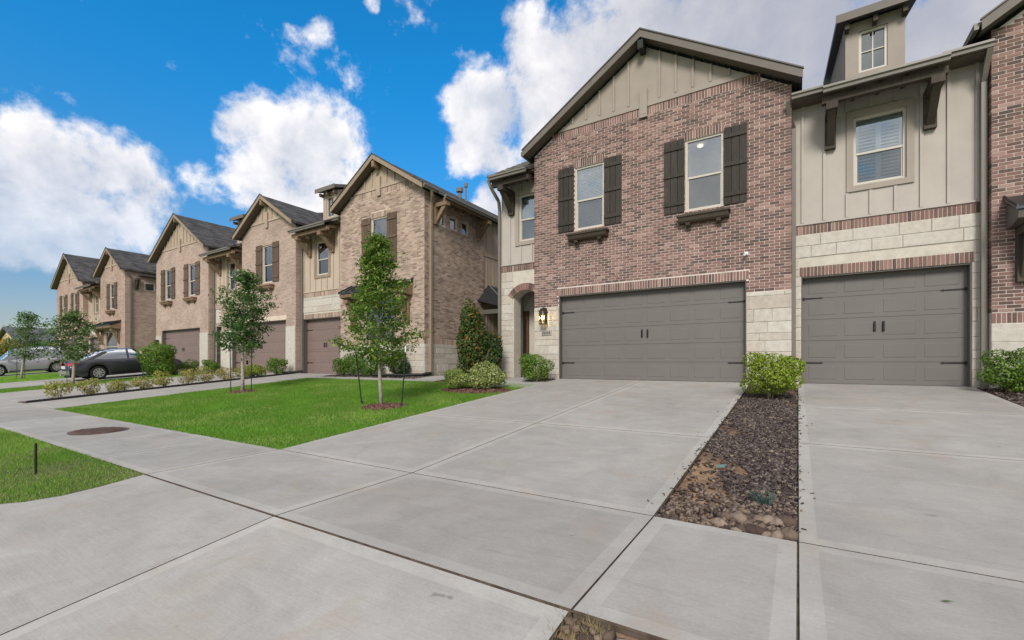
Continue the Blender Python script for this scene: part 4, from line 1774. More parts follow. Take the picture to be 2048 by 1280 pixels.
def slab(parent, x0, x1, y0, y1, g=.0065, border=.10, poly=None):
    mb = MB()
    if poly is None:
        a, b, c, d = x0 + g, x1 - g, y0 + g, y1 - g
        o = [(a, c), (b, c), (b, d), (a, d)]
        i = [(a + border, c + border), (b - border, c + border), (b - border, d - border), (a + border, d - border)]
        P_ = lambda p, dz=0: (p[0], p[1], gz(p[1]) + dz)
        for k in range(4):
            q = (k + 1) % 4
            mb.face([P_(o[k]), P_(o[q]), P_(i[q]), P_(i[k])], 1)
            mb.face([P_(o[k], -.1), P_(o[q], -.1), P_(o[q]), P_(o[k])], 2)
        mb.face([P_(p) for p in i], 0)
    else:
        n = len(poly)
        mb.face([(p[0], p[1], gz(p[1])) for p in poly], 0)
        for k in range(n):
            p, q = poly[k], poly[(k + 1) % n]
            mb.face([(p[0], p[1], gz(p[1]) - .1), (q[0], q[1], gz(q[1]) - .1), (q[0], q[1], gz(q[1])), (p[0], p[1], gz(p[1]))], 2)
    return mb.build('slab', ['concrete', 'concrete_trowel', 'joint_dirt'], parent)


def paved(name, x0, x1, y0, y1, xj, yj):
    b = bed(name, x0, x1, y0, y1, 'joint_dirt', -.012)
    X = [x0] + xj + [x1]
    Y = sorted({y0, y1, *yj, *([11.9] if y0 < 11.9 < y1 else [])})
    for p, q in zip(X[:-1], X[1:]):
        for r, s in zip(Y[:-1], Y[1:]):
            slab(b, p, q, r, s)
    return b


paved('sidewalk', -5.93, 6.5, 2.012, 3.5, [-3.47, -.93, 0.0, 2.83, 4.6], [])
paved('sidewalk', -20.93, -5.93, 2.012, 3.5, [-19.43, -17.93, -16.43, -14.93, -13.43, -11.93, -10.43, -8.93, -7.43], [])
paved('sidewalk', -62.0, -20.93, 2.0, 3.5, [-56 + k * 3 for k in range(12)], [])
paved('driveway', -5.93, -.93, 3.5, 11.9 + .22, [-3.47], [6.2])
paved('driveway', 0.0, 2.83, 3.5, 12.44, [], [6.28, 8.97])
paved('driveway', -18.8, -16.0, 3.5, 12.44, [], [6.3, 9.1])
paved('driveway', -24.95, -19.7, 3.5, 12.1, [-22.3], [6.3, 9.1])
paved('driveway', -33.2, -28.0, 3.5, 12.1, [-30.6], [6.3, 9.1])
paved('driveway', -46.6, -43.0, 3.5, 12.4, [], [6.3, 9.1])
paved('walkway', 2.83, 7.5, 3.5, 9.75, [4.3], [6.28, 8.97])
paved('walkway', -7.7, -5.93, 9.95, 11.15, [], [])
paved('walkway', -7.7, -6.76, 11.15, 13.3, [], [])
paved('walkway', -16.0, -9.6, 10.55, 11.1, [-14.4, -12.8, -11.2], [])
paved('walkway', -10.9, -9.6, 11.1, 18.6, [], [12.6, 14.1, 15.6])
ap = bed('driveway_apron', -9.2, -.93, -.5, 2.0, 'joint_dirt', -.012)
fl = [(-5.937, 1.993), (-5.95, 1.65), (-6.02, 1.38), (-6.2, 1.15), (-6.45, .98), (-6.9, .68), (-7.6, .3), (-8.4, -.05), (-9.2, -.49)]
slab(ap, 0, 0, 0, 0, poly=fl + [(-3.477, -.49), (-3.477, 1.993)])
slab(ap, -3.47, -.93, -.5, 2.0)
ap = bed('driveway_apron', 0.0, 6.5, -.5, 2.0, 'joint_dirt', -.012)
slab(ap, 0.0, 6.5, -.5, 2.0)
# planting beds
bed('planting_bed', -.93, 0.0, 3.5, 11.9, 'bed_soil', -.045)
bed('planting_bed', -.93, 0.0, -.5, 2.0, 'bed_soil', -.03)
bed('planting_bed', 2.83, 7.5, 9.75, 12.0, 'bed_soil', -.03)
bed('planting_bed', -6.76, -5.93, 11.15, 11.95, 'bed_soil', -.02)
bed('planting_bed', -16.0, -10.9, 11.1, 12.0, 'bed_soil', -.02)
bed('planting_bed', -9.6, -7.7, 10.75, 13.0, 'bed_soil', -.02)
bed('planting_bed', -19.7, -18.8, 3.5, 12.0, 'bed_soil', -.02)
# lawns
LAWNS = [('lawn', -16.0, -5.93, 3.5, 10.55), ('lawn', -22.0, -5.93, -.5, 2.0), ('lawn', -28.0, -24.95, 3.5, 11.93), ('lawn', -43.0, -33.2, 3.5, 11.93), ('lawn', -9.6, -7.7, 10.55, 10.75)]
for (n, a, b, c, d) in LAWNS:
    bed(n, a, b, c, d, 'lawn_green', -.034)


def in_flare(x, y):
    px = np.array([p[1] for p in fl][::-1])
    py = np.array([p[0] for p in fl][::-1])
    return x > np.interp(y, px, py)


RINGS = [(-7.36, 6.62, .50, .38), (-14.15, 7.2, .42, .32), (-6.95, 9.25, 1.05, .55)]


def blades(name, label, n, x0, x1, y0, y1, hgt, wid, seed, mat='grass_blade', test=None, near_bias=0.0):
    r = np.random.default_rng(seed)
    x = r.uniform(x0, x1, n)
    y = r.uniform(y0, y1, n)
    keep = np.ones(n, bool)
    if test is not None:
        keep = test(x, y)
    x, y = x[keep], y[keep]
    n = len(x)
    z = np.interp(y, KY, KZ) - .034
    # clumpy height
    cl = .5 + .5 * np.sin(x * 3.1 + 1.3 * np.sin(y * 2.3)) * np.sin(y * 3.7 + x)
    h = hgt * r.uniform(.55, 1.15, n) * (.8 + .35 * cl)
    a = r.uniform(0, 2 * np.pi, n)
    lean = r.uniform(.1, .9, n) * h
    la = r.uniform(0, 2 * np.pi, n)
    v = np.zeros((n, 3, 3))
    v[:, 0] = np.stack([x + np.cos(a) * wid, y + np.sin(a) * wid, z], 1)
    v[:, 1] = np.stack([x - np.cos(a) * wid, y - np.sin(a) * wid, z], 1)
    v[:, 2] = np.stack([x + np.cos(la) * lean, y + np.sin(la) * lean, z + h], 1)
    f = np.arange(n * 3).reshape(n, 3)
    pt = np.sin(x * 1.3 + 2 * np.sin(y * .9)) * np.sin(y * 1.7 + 1.5 * np.sin(x * .7 + 1))
    rn = np.repeat(np.clip(.40 * r.random(n) + .22 * cl + .14 * pt + .20 + (r.random(n) > .965 - .03 * pt) * .3, .01, .985), 3)
    me = np_mesh(name, v.reshape(-1, 3), f, mat, rn)
    o = link(bpy.data.objects.new(name, me))
    return tag(o, label, 'grass', kind='stuff')


def not_ring(x, y):
    k = np.ones(len(x), bool)
    for (cx, cy, a, b) in RINGS:
        k &= ((x - cx) / a) ** 2 + ((y - cy) / b) ** 2 > 1
    return k


blades('grass', 'mown green lawn between the sidewalk and the end townhouse', 240000, -16.03, -5.89, 3.46, 10.58, .06, .0065, 1, test=not_ring)
blades('grass', 'mown grass wedge at the lower left with the black stake', 130000, -13.5, -5.9, -.2, 2.02, .055, .005, 2, test=lambda x, y: ~in_flare(x + .03, y))
blades('grass', 'grass strip between driveways beside the dark sedan', 26000, -28, -24.95, 3.5, 11.9, .06, .012, 3)
blades('grass', 'grass strip in front of the silver car', 40000, -43, -33.2, 3.5, 11.9, .06, .016, 4)
for o_ in [o for o in bpy.data.objects if o.name.startswith('grass')]:
    pass
# weeds in the joint at the lawn corner and in the lower pebble strip
blades('weeds', 'dry yellow weeds among the stones at the bottom edge', 500, -.97, -.72, 1.45, 1.99, .07, .003, 6, 'dry_grass')
blades('weeds', 'thin grass growing in the sidewalk joint by the lawn corner', 260, -5.95, -5.91, 2.05, 3.45, .022, .002, 7)


def ellipse_bed(name, cx, cy, a, b, mat, dz=0.0):
    mb = MB()
    p = []
    for k in range(28):
        t = 2 * math.pi * k / 28
        j = 1 + .08 * math.sin(3 * t + cx) + .05 * math.sin(7 * t)
        x, y = cx + a * j * math.cos(t), cy + b * j * math.sin(t)
        p.append((x, y, gz(y) - .02 + dz))
    mb.prism(p, (0, 0, -.03))
    return tag(mb.build(name, mat), kind='structure')


ellipse_bed('mulch_ring', -7.36, 6.62, .55, .42, 'mulch_red')
ellipse_bed('mulch_ring', -14.15, 7.2, .46, .36, 'mulch_red')
ellipse_bed('mulch_ring', -6.95, 9.25, 1.1, .6, 'mulch_red')


# ------------------------------------------------------------------ mulch, gravel, stones
def boxes_np(name, c, dims, mat, seed, rn=None, tilt=.5):
    r = np.random.default_rng(seed)
    n = len(c)
    base = np.array([[-1, -1, -1], [1, -1, -1], [1, 1, -1], [-1, 1, -1], [-1, -1, 1], [1, -1, 1], [1, 1, 1], [-1, 1, 1]], float) * .5
    v = base[None] * dims[:, None, :]
    v = v * (1 + r.uniform(-.18, .18, (n, 8, 1)))
    a, b, g = r.uniform(0, 2 * np.pi, n), r.normal(0, tilt, n), r.normal(0, tilt, n)

    def rot(v, ax, t):
        ct, st = np.cos(t)[:, None], np.sin(t)[:, None]
        i, j = [(1, 2), (2, 0), (0, 1)][ax]
        o = v.copy()
        o[:, :, i] = v[:, :, i] * ct - v[:, :, j] * st
        o[:, :, j] = v[:, :, i] * st + v[:, :, j] * ct
        return o
    v = rot(rot(rot(v, 0, b), 1, g), 2, a) + c[:, None, :]
    fb = np.array([(0, 3, 2, 1), (4, 5, 6, 7), (0, 1, 5, 4), (1, 2, 6, 5), (2, 3, 7, 6), (3, 0, 4, 7)])
    f = (fb[None] + (np.arange(n) * 8)[:, None, None]).reshape(-1, 4)
    rn = r.random(n) if rn is None else rn
    me = np_mesh(name, v.reshape(-1, 3), f, mat, np.repeat(rn, 8))
    return link(bpy.data.objects.new(name, me))


def scatter(n, x0, x1, y0, y1, seed, dz, size, test=None):
    r = np.random.default_rng(seed)
    x, y = r.uniform(x0, x1, n), r.uniform(y0, y1, n)
    if test is not None:
        k = test(x, y, r)
        x, y = x[k], y[k]
    z = np.interp(y, KY, KZ) + dz + r.uniform(0, .012, len(x))
    s = r.uniform(size[0], size[1], len(x))
    return np.stack([x, y, z], 1), s, r


def mtest(x, y, r):
    # bare clay along the left edge and here and there, as in the photograph
    n = np.sin(x * 5.1 + y * 2.2) * np.sin(y * 1.7 - 1.1) + .6 * np.sin(y * 4.3 + x * 3)
    bare = ((x < -.55 + .14 * np.sin(y * 2.1)) & (y > 3.95) & (y < 5.5)) | (n > 1.0)
    return (~bare) | (r.random(len(x)) < .12)


c, s, r = scatter(17000, -.92, -.01, 3.55, 11.6, 21, -.038, (.022, .075), mtest)
e = np.random.default_rng(77)
ex_, ey_ = np.where(e.random(150) < .5, -.93 - e.exponential(.03, 150), e.exponential(.03, 150)), e.uniform(3.6, 10.5, 150)
c = np.concatenate([c, np.stack([ex_, ey_, np.interp(ey_, KY, KZ) + .006], 1)])
s = np.concatenate([s, e.uniform(.015, .04, 150)])
d = np.stack([s, s * r.uniform(.18, .4, len(s)), s * r.uniform(.1, .25, len(s))], 1)
tag(boxes_np('mulch', c, d, 'mulch', 31, tilt=.35), 'dark shredded bark mulch in the bed between the two driveways', 'mulch', kind='stuff')
c, s, r = scatter(1500, -.92, -.01, 3.52, 4.5, 22, -.035, (.016, .045), lambda x, y, r: r.random(len(x)) < np.clip((4.6 - y) * .9 + x * .25, 0, 1))
d = np.stack([s, s * .8, s * .6], 1)
tag(boxes_np('gravel', c, d, 'pebble', 32), 'brown gravel at the near end of the mulch bed', 'gravel', kind='stuff')
c, s, r = scatter(1400, -.92, -.01, -.4, 1.97, 28, -.025, (.02, .06))
d = np.stack([s, s * .8, s * .6], 1)
tag(boxes_np('gravel', c, d, 'pebble', 33), 'brown gravel in the strip at the bottom edge', 'gravel', kind='stuff')
for (x0, x1, y0, y1, n, sd, lab) in ((2.85, 7.4, 9.8, 11.9, 2500, 23, 'mulch under the shrubs right of the single garage'),
                                     (-15.95, -10.95, 11.12, 11.9, 2200, 24, 'mulch along the front of the end townhouse'),
                                     (-9.55, -7.75, 10.8, 12.6, 900, 25, 'mulch below the tall photinia'),
                                     (-6.7, -5.98, 11.2, 11.85, 500, 26, 'mulch under the round shrub by the lantern'),
                                     (-19.65, -18.85, 3.6, 11.9, 1800, 27, 'mulch strip along the edged driveway bed')):
    c, s, r = scatter(n, x0, x1, y0, y1, sd, -.012, (.04, .10))
    d = np.stack([s, s * .35, s * .22], 1)
    tag(boxes_np('mulch', c, d, 'mulch', sd + 20, tilt=.3), lab, 'mulch', kind='stuff')
for k, (cx, cy, a, b) in enumerate([(-7.36, 6.62, .52, .4), (-14.15, 7.2, .44, .34), (-6.95, 9.25, 1.05, .56)]):
    c, s, r = scatter(900, cx - a, cx + a, cy - b, cy + b, 40 + k, -.012, (.03, .07), lambda x, y, r: ((x - cx) / a) ** 2 + ((y - cy) / b) ** 2 < 1)
    d = np.stack([s, s * .4, s * .25], 1)
    tag(boxes_np('mulch', c, d, 'mulch_red', 60 + k), ['reddish mulch ring round the nearest tree', 'reddish mulch ring round the second tree', 'reddish mulch below the variegated shrubs'][k], 'mulch', kind='stuff')


def rock(x, y, sx, sy, sz, seed, label, group):
    r = random.Random(seed)
    mb = MB()
    n, m = 10, 6
    pts = []
    for i in range(m + 1):
        ph = math.pi * i / m
        for j in range(n):
            t = 2 * math.pi * j / n
            k = 1 + .13 * math.sin(2 * t + seed) + .09 * math.sin(3 * ph + 2 * t + seed * 2) + r.uniform(-.05, .05)
            pts.append((sx * k * math.sin(ph) * math.cos(t), sy * k * math.sin(ph) * math.sin(t), sz * k * math.cos(ph)))
    mb.v = pts
    mb.r = [r.random()] * len(pts)
    for i in range(m):
        for j in range(n):
            mb.f.append((i * n + j, (i + 1) * n + j, (i + 1) * n + (j + 1) % n, i * n + (j + 1) % n))
            mb.mi.append(0)
    o = mb.build('rock', 'pebble', None, smooth=True, local=True)
    o.location = (x, y, gz(y) + ZO - .045 + sz * .55)
    o.rotation_euler = (0, 0, r.uniform(0, 6))
    return tag(o, label, 'rock', group)


ORD = ('first', 'second', 'third', 'fourth', 'fifth', 'sixth', 'seventh', 'eighth', 'ninth', 'tenth')
for k in range(15):
    x = -.05 - (k % 8) * .062 - random.uniform(0, .03)
    y = 3.58 + (k // 8) * .13 + random.uniform(-.02, .05) + (.0 if k < 8 else random.uniform(0, .15))
    s = random.uniform(.035, .062)
    rock(x, y, s * 1.25, s, s * .75, 100 + k, '%s rock from the right in the %s row of stones ending the mulch bed' % (ORD[k % 8], 'front' if k < 8 else 'back'), 'river rocks at the near end of the bed')
for k, (x, y, s) in enumerate(sorted([(-.80, 1.88, .04), (-.70, 1.86, .045), (-.58, 1.93, .035), (-.52, 1.84, .05), (-.66, 1.76, .05), (-.8, 1.77, .04), (-.42, 1.9, .035), (-.36, 1.80, .045), (-.25, 1.9, .04), (-.15, 1.84, .045)])):
    rock(x, y, s * 1.2, s, s * .8, 140 + k, '%s rock counted in from the left in the strip at the bottom edge' % ORD[k], 'river rocks in the bottom strip')
mb = MB()
mb.prism([(-.70, 4.97, gz(5) - .01), (-.62, 4.96, gz(5) + .0), (-.61, 5.03, gz(5) + .01), (-.69, 5.04, gz(5) - .01)], (0, 0, .012))
tag(mb.build('litter_scrap', 'teal_plastic'), 'small teal plastic scrap on bare clay at the edge of the mulch bed', 'litter')
mb = MB()
rr = random.Random(9)
for k in range(40):
    a = rr.uniform(0, 6.28)
    l = rr.uniform(.06, .17)
    b0 = (-.24 + rr.uniform(-.05, .05), 4.18 + rr.uniform(-.05, .05), gz(4.18) - .03)
    b1 = (b0[0] + math.cos(a) * l * .7, b0[1] + math.sin(a) * l * .7, b0[2] + l * .75)
    mb.tube([b0, ((b0[0] + b1[0]) / 2, (b0[1] + b1[1]) / 2, b0[2] + l * .55), b1], [.005, .004, .002], 4)
tag(mb.build('blue_grass_tuft', 'tuft'), 'small blue green grass tuft in the mulch bed', 'plant')
mb = MB()
mb.box(-18.83, -18.79, 3.55, 11.6, 0, .01)
for i, v in enumerate(mb.v):
    mb.v[i] = (v[0], v[1], gz(v[1]) + (.07 if v[2] > .005 else -.06))
tag(mb.build('bed_edging', 'black_plastic'), 'thin black edging strip between narrow driveway and shrub strip', 'edging')
# black drain hoses
for (pts, lab) in (([(-11.1, F + .22, GB + .1), (-11.2, F - .15, GB + .05), (-12.0, F - .5, GB + .03), (-13.2, F - .62, GB + .03)], 'black corrugated drain hose at the corner of the end townhouse'),
                   ([(-18.75, RC - .1, GB + .1), (-18.9, RC - .45, GB + .05), (-19.2, RC - .8, GB + .02)], 'black drain hose between the two tan garages')):
    mb = MB()
    P_ = [Vector(p) for p in pts]
    fine, rads_ = [], []
    for a, b in zip(P_[:-1], P_[1:]):
        n = max(2, int((b - a).length / .025))
        for k in range(n):
            fine.append(a.lerp(b, k / n))
            rads_.append(.055 if k % 2 else .047)
    mb.tube(fine, rads_, 8)
    tag(mb.build('drain_hose', 'black_plastic'), lab, 'drain hose')
# round cover in the sidewalk
mc = tag(empty('manhole_cover', (-10.22, 2.8, gz(2.8) + ZO)), 'round rusty iron cover set in the sidewalk', 'manhole cover')
mb = MB()
mb.disc((-10.22, 2.8, gz(2.8) + .003), (0, 0, 1), .40, 36, 0, .012)
mb.build('ring', 'cover_iron', mc)
mb = MB()
mb.disc((-10.22, 2.8, gz(2.8) + .016), (0, 0, 1), .35, 36, 0, .010)
lid = mb.build('lid', 'cover_iron', mc)
for k in range(7):
    x = -.27 + k * .09
    hw = math.sqrt(max(0, .32 ** 2 - x * x))
    mb = MB()
    mb.box(-10.22 + x - .018, -10.22 + x + .018, 2.8 - hw, 2.8 + hw, gz(2.8) + .026, gz(2.8) + .034)
    mb.build('rib', 'cover_iron', lid)


# ------------------------------------------------------------------ plants
def leaf_quads(c, nrm, length, width, r):
    n = len(c)
    t = r.normal(0, 1, (n, 3))
    t -= nrm * (t * nrm).sum(1)[:, None]
    t /= np.linalg.norm(t, axis=1)[:, None] + 1e-9
    b = np.cross(nrm, t)
    L_ = (length * r.uniform(.7, 1.25, n))[:, None]
    W_ = (width * r.uniform(.7, 1.25, n))[:, None]
    fold = nrm * (W_ * .35)
    v = np.stack([c - t * L_ * .5, c + b * W_ * .5 + fold, c + t * L_ * .5, c - b * W_ * .5 + fold], 1)
    return v.reshape(-1, 3), np.arange(n * 4).reshape(n, 4)


def shrub(name, label, x, y, rx, ry, h, n, leaf, mat, seed, cat='shrub', group=None, lumps=7, stems=5, base=None, taper=0.0):
    r = np.random.default_rng(seed)
    z0 = gz(y) if base is None else base
    root = tag(empty(name, (x, y, z0 + ZO)), label, cat, group)
    # lumps: sub-ellipsoids on the body
    cs, ns, rn = [], [], []
    L = [(np.array([0, 0, h * .52]), np.array([rx * .82, ry * .82, h * .48]))]
    for k in range(lumps):
        a = r.uniform(0, 2 * np.pi)
        zz = r.uniform(.18, .85)
        sc = np.sqrt(max(0, 1 - (2 * zz - 1) ** 2)) * (1 - taper * zz)
        L.append((np.array([np.cos(a) * rx * .62 * sc, np.sin(a) * ry * .62 * sc, h * zz]),
                  np.array([rx, ry, h * .5]) * r.uniform(.34, .55)))
    vol = np.array([l[1].prod() ** (2 / 3) for l in L])
    cnt = (n * vol / vol.sum()).astype(int)
    for (cc, rr_), m in zip(L, cnt):
        d = r.normal(0, 1, (m, 3))
        d /= np.linalg.norm(d, axis=1)[:, None]
        rad_ = r.uniform(.45, 1.0, m) ** .45
        p = cc + d * rr_ * rad_[:, None]
        k = p[:, 2] > h * .04
        nn = d + r.normal(0, .55, (m, 3)) + np.array([0, 0, .35])
        nn /= np.linalg.norm(nn, axis=1)[:, None]
        cs.append(p[k])
        ns.append(nn[k])
        lum = r.uniform(-.12, .12)
        rn.append(np.clip(r.beta(2, 2.2, k.sum()) * .9 + .05 + lum, .01, .985))
    c_, n_, r_ = np.concatenate(cs), np.concatenate(ns), np.concatenate(rn)
    v, f = leaf_quads(c_, n_, leaf, leaf * .5, r)
    me = np_mesh('foliage', v, f, mat, np.repeat(r_, 4), zo=0.0)
    link(bpy.data.objects.new('foliage', me), root)
    for k in range(stems):
        a = r.uniform(0, 2 * np.pi)
        q = r.uniform(.3, .8)
        mb = MB()
        mb.tube([(math.cos(a) * .04, math.sin(a) * .04, -.03), (math.cos(a) * rx * .3 * q, math.sin(a) * ry * .3 * q, h * .35), (math.cos(a) * rx * q * .8, math.sin(a) * ry * q * .8, h * .75)],
                [.014, .010, .004], 5)
        mb.build('stem', 'bark', root, local=True)
    return root


shrub('shrub', 'bright yellow green rounded shrub at the head of the mulch bed', -.44, 9.75, .55, .50, .86, 5600, .058, 'leaf_yellow', 1, lumps=9)
shrub('shrub', 'round green shrub below the lantern at the pier', -6.28, 11.2, .52, .42, .76, 3800, .06, 'leaf_bush', 2, lumps=10)
shrub('shrub', 'larger variegated shrub on the red mulch beside the walkway', -6.85, 9.55, .55, .45, .72, 3600, .062, 'leaf_variegated', 3, lumps=10)
shrub('shrub', 'smaller variegated shrub left of the larger one', -7.65, 9.35, .42, .36, .50, 2200, .06, 'leaf_variegated', 4, lumps=8)
shrub('photinia', 'tall dark photinia with orange new leaves in the gap between the buildings', -8.62, 11.3, .62, .5, 2.35, 4800, .105, 'leaf_photinia', 5, lumps=16, stems=8, taper=.45)
shrub('photinia', 'lower photinia shoot in front of the porch', -8.05, 11.55, .42, .38, 1.5, 1500, .10, 'leaf_photinia', 15, lumps=8, taper=.3)
shrub('shrub', 'green shrub at the right picture edge beside the single garage', 3.12, 11.3, .44, .38, .72, 3000, .06, 'leaf_bush', 6, lumps=9)
shrub('shrub', 'green shrub cut off by the right picture edge', 3.95, 11.3, .42, .38, .82, 2800, .06, 'leaf_bush', 7, lumps=9)
shrub('shrub', 'dark rounded holly left of the end townhouse corner', -12.15, 11.55, .52, .35, .98, 2600, .065, 'leaf_holly', 8, lumps=9)
for k, (x, y, rx, h, mat, lab) in enumerate([
        (-15.2, 11.45, .45, .72, 'leaf_bush', 'leftmost green shrub in front of the end townhouse'),
        (-14.4, 11.4, .48, .85, 'leaf_bush', 'tallest green shrub in front of the end townhouse, left of the tree trunk'),
        (-13.5, 11.45, .45, .8, 'leaf_bush', 'green shrub directly behind the nearest tree trunk'),
        (-19.35, 11.3, .55, .75, 'leaf_bush', 'round green shrub between the two tan garages'),
        (-19.35, 10.3, .5, .55, 'leaf_yellow', 'yellow green shrub behind the second tree'),
        (-25.4, 11.3, .5, .7, 'leaf_bush', 'green shrub left of the second tree beside the stone pier'),
        (-27.3, 11.2, .55, .75, 'leaf_bush', 'green shrub at the right side of the far tan garage')]):
    shrub('shrub', lab, x, y, rx, rx * .85, h, 1500, .075, mat, 50 + k, lumps=7, stems=3)
shrub('shrub', 'big dense green bush beside the dark sedan', -26.75, 9.55, .95, .85, 1.75, 4200, .12, 'leaf_bush', 70, lumps=12)
for k in range(9):
    y = 4.35 + k * .68
    shrub('abelia', '%s abelia clump from the sidewalk in the strip behind the black edging' % ORD[k], -19.25 + random.uniform(-.1, .1), y, random.uniform(.32, .44), .36, random.uniform(.42, .66), 760, .062, 'leaf_abelia', 80 + k,
          group='abelia clumps along the black edging', lumps=6, stems=4)


def tree(label, x, y, height, crown0, prof, n_br, leaves, leaf, mat, seed, trunk_r=.035, bark='pale_bark', spread=.16, off=(0, 0)):
    """young tree; prof(t) is the crown half width at t (0 bottom of crown, 1 top)"""
    r = np.random.default_rng(seed)
    z0 = gz(y)
    root = tag(empty('tree', (x, y, z0 + ZO)), label, 'tree', 'young staked street trees')
    mb = MB()
    pts = []
    for k in range(9):
        t = k / 8
        pts.append((off[0] * t ** 1.5 + .03 * math.sin(5 * t + seed), off[1] * t + .03 * math.sin(4 * t + seed), -.05 + (height * .97) * t))
    mb.tube(pts, [trunk_r * (1.25 - 1.1 * k / 8) for k in range(9)], 9)
    mb.build('trunk', bark, root, smooth=True, local=True)
    tips = []
    lb = MB()
    for k in range(n_br):
        t = (k + r.uniform(0, 1)) / n_br
        z = crown0 + (height - crown0) * t
        L_ = prof(t) * r.uniform(.40, 1.12)
        a = k * 2.4 + r.uniform(-.5, .5)
        tt = z / height
        bx, by = off[0] * tt ** 1.5, off[1] * tt
        zs_ = max(crown0 * .75, z - L_ * .45)
        p0 = Vector((bx, by, zs_))
        p2 = Vector((bx + math.cos(a) * L_, by + math.sin(a) * L_, z + r.uniform(-.03, .1)))
        p1 = p0.lerp(p2, .5) + Vector((0, 0, -.05 * L_))
        lb.tube([p0, p1, p2], [trunk_r * .34, trunk_r * .22, .003], 5)
        for q in (.35, .55, .75, .9, 1.0):
            pp = p0.lerp(p2, q)
            tips.append((pp, spread * (1.1 - .3 * q)))
    for q in range(4):
        tips.append((Vector((off[0] * (.8 + .06 * q), off[1], height * (.86 + .045 * q))), spread * .6))
    lb.build('limb', bark, root, local=True)
    per = max(4, leaves // len(tips))
    cs, rn = [], []
    for (p, s_) in tips:
        m = int(per * r.uniform(.25, 1.8))
        d = r.normal(0, 1, (m, 3)) * np.array([s_, s_, s_ * .55])
        cs.append(np.array(p) + d)
        rn.append(np.clip(r.beta(2, 2, m) * .85 + .06 + r.uniform(-.15, .15), .01, .985))
    c_ = np.concatenate(cs)
    r_ = np.concatenate(rn)
    n_ = r.normal(0, .6, (len(c_), 3)) + np.array([0, 0, .8])
    n_ /= np.linalg.norm(n_, axis=1)[:, None]
    v, f = leaf_quads(c_, n_, leaf, leaf * .42, r)
    me = np_mesh('crown', v, f, mat, np.repeat(r_, 4), zo=0.0)
    link(bpy.data.objects.new('crown', me), root)
    return root


def stake(label, x, y, h, lean=(0, 0), white=False, r_=.014):
    root = tag(empty('tree_stake', (x, y, gz(y) + ZO)), label, 'stake', 'tree stakes')
    mb = MB()
    mb.tube([(0, 0, -.05), (lean[0] * .9, lean[1] * .9, h * .9)], r_, 6)
    mb.box(-r_ * 2.2 + 0, r_ * 2.2, -.004, .004, -.04, .06)
    mb.build('post', 'stake_metal', root, local=True)
    mb = MB()
    mb.tube([(lean[0] * .9, lean[1] * .9, h * .9), (lean[0], lean[1], h)], r_ * 1.05, 6)
    mb.build('tip', 'white_paint' if white else 'stake_metal', root, local=True)
    return root


def prof1(t):
    return float(np.interp(t, [0, .12, .3, .5, .68, .85, 1], [.72, .98, .95, .72, .50, .30, .12]))


tree('nearest young tree with full light green crown and two stakes', -7.66, 6.79, 3.62, 1.0, prof1, 50, 7800, .10, 'leaf_tree', 3, .034, off=(-.22, 0.1), spread=.115)
stake('left stake of the nearest tree', -8.17, 6.7, 1.15, (-.08, -.1))
stake('right stake of the nearest tree with white tip', -6.93, 6.69, 1.25, (.1, .02), True)


def prof2(t):
    return .95 * math.sin(math.pi * min(1, t * .75 + .22)) ** .7


tree('second young tree with sparse dark crown in front of the tan garages', -14.32, 7.23, 3.6, 1.3, prof2, 42, 4800, .11, 'leaf_tree_dark', 8, .045, off=(.12, .1), spread=.13)
stake('left stake of the second tree', -14.55, 7.05, 1.45, (-.05, 0))
stake('right stake of the second tree', -13.64, 7.18, 1.5, (0.02, 0))
tree('third young tree in the grass strip by the dark sedan', -26.67, 6.45, 3.1, 1.15, prof2, 36, 2800, .14, 'leaf_tree_dark', 12, .05, off=(-.1, 0), spread=.16)
stake('stake of the third tree', -26.9, 6.3, 1.3)
tree('fourth young tree in front of the silver car', -37.2, 6.85, 3.7, 1.2, prof2, 34, 2400, .15, 'leaf_tree_dark', 17, .05, off=(.5, .2), spread=.18)
stake('left stake of the fourth tree', -37.5, 6.7, 1.4)
stake('right stake of the fourth tree', -36.9, 6.9, 1.4)
# black stake in the near grass
mb = MB()
mb.tube([(-7.45, 1.48, gz(1.48) - .1), (-7.44, 1.48, gz(1.48) + .345)], .0125, 8)
tag(mb.build('marker_stake', 'black_plastic'), 'short black stake standing in the lower left grass', 'stake')

# ------------------------------------------------------------------ far left: trees, house, hedge
fh = tag(empty('far_house', (-92, 17.5, GB + ZO)), 'distant pale yellow house with grey hip roof at the left edge', 'house')
mb = MB()
mb.box(-99, -85, 15.6, 30, GB, 2.5)
mb.prism([(-99, 15.6, 2.5), (-85, 15.6, 2.5), (-92, 15.6, 4.55)], (0, .2, 0))
mb.build('wall', 'far_stucco', fh)
mb = MB()
mb.prism([(-100, 15.1, 2.3), (-92, 15.1, 4.75), (-84, 15.1, 2.3), (-84, 15.1, 2.5), (-92, 15.1, 4.98), (-100, 15.1, 2.5)], (0, 16, 0))
mb.build('roof', 'far_roof', fh)
for (z_, y_) in ((.6, 15.0), (.6, 19.0), (.6, 23)):
    mb = MB()
    mb.box(-84.99, -84.9, y_ + 1.5, y_ + 3.0, z_, z_ + 1.4)
    mb.build('window', 'car_glass', fh)
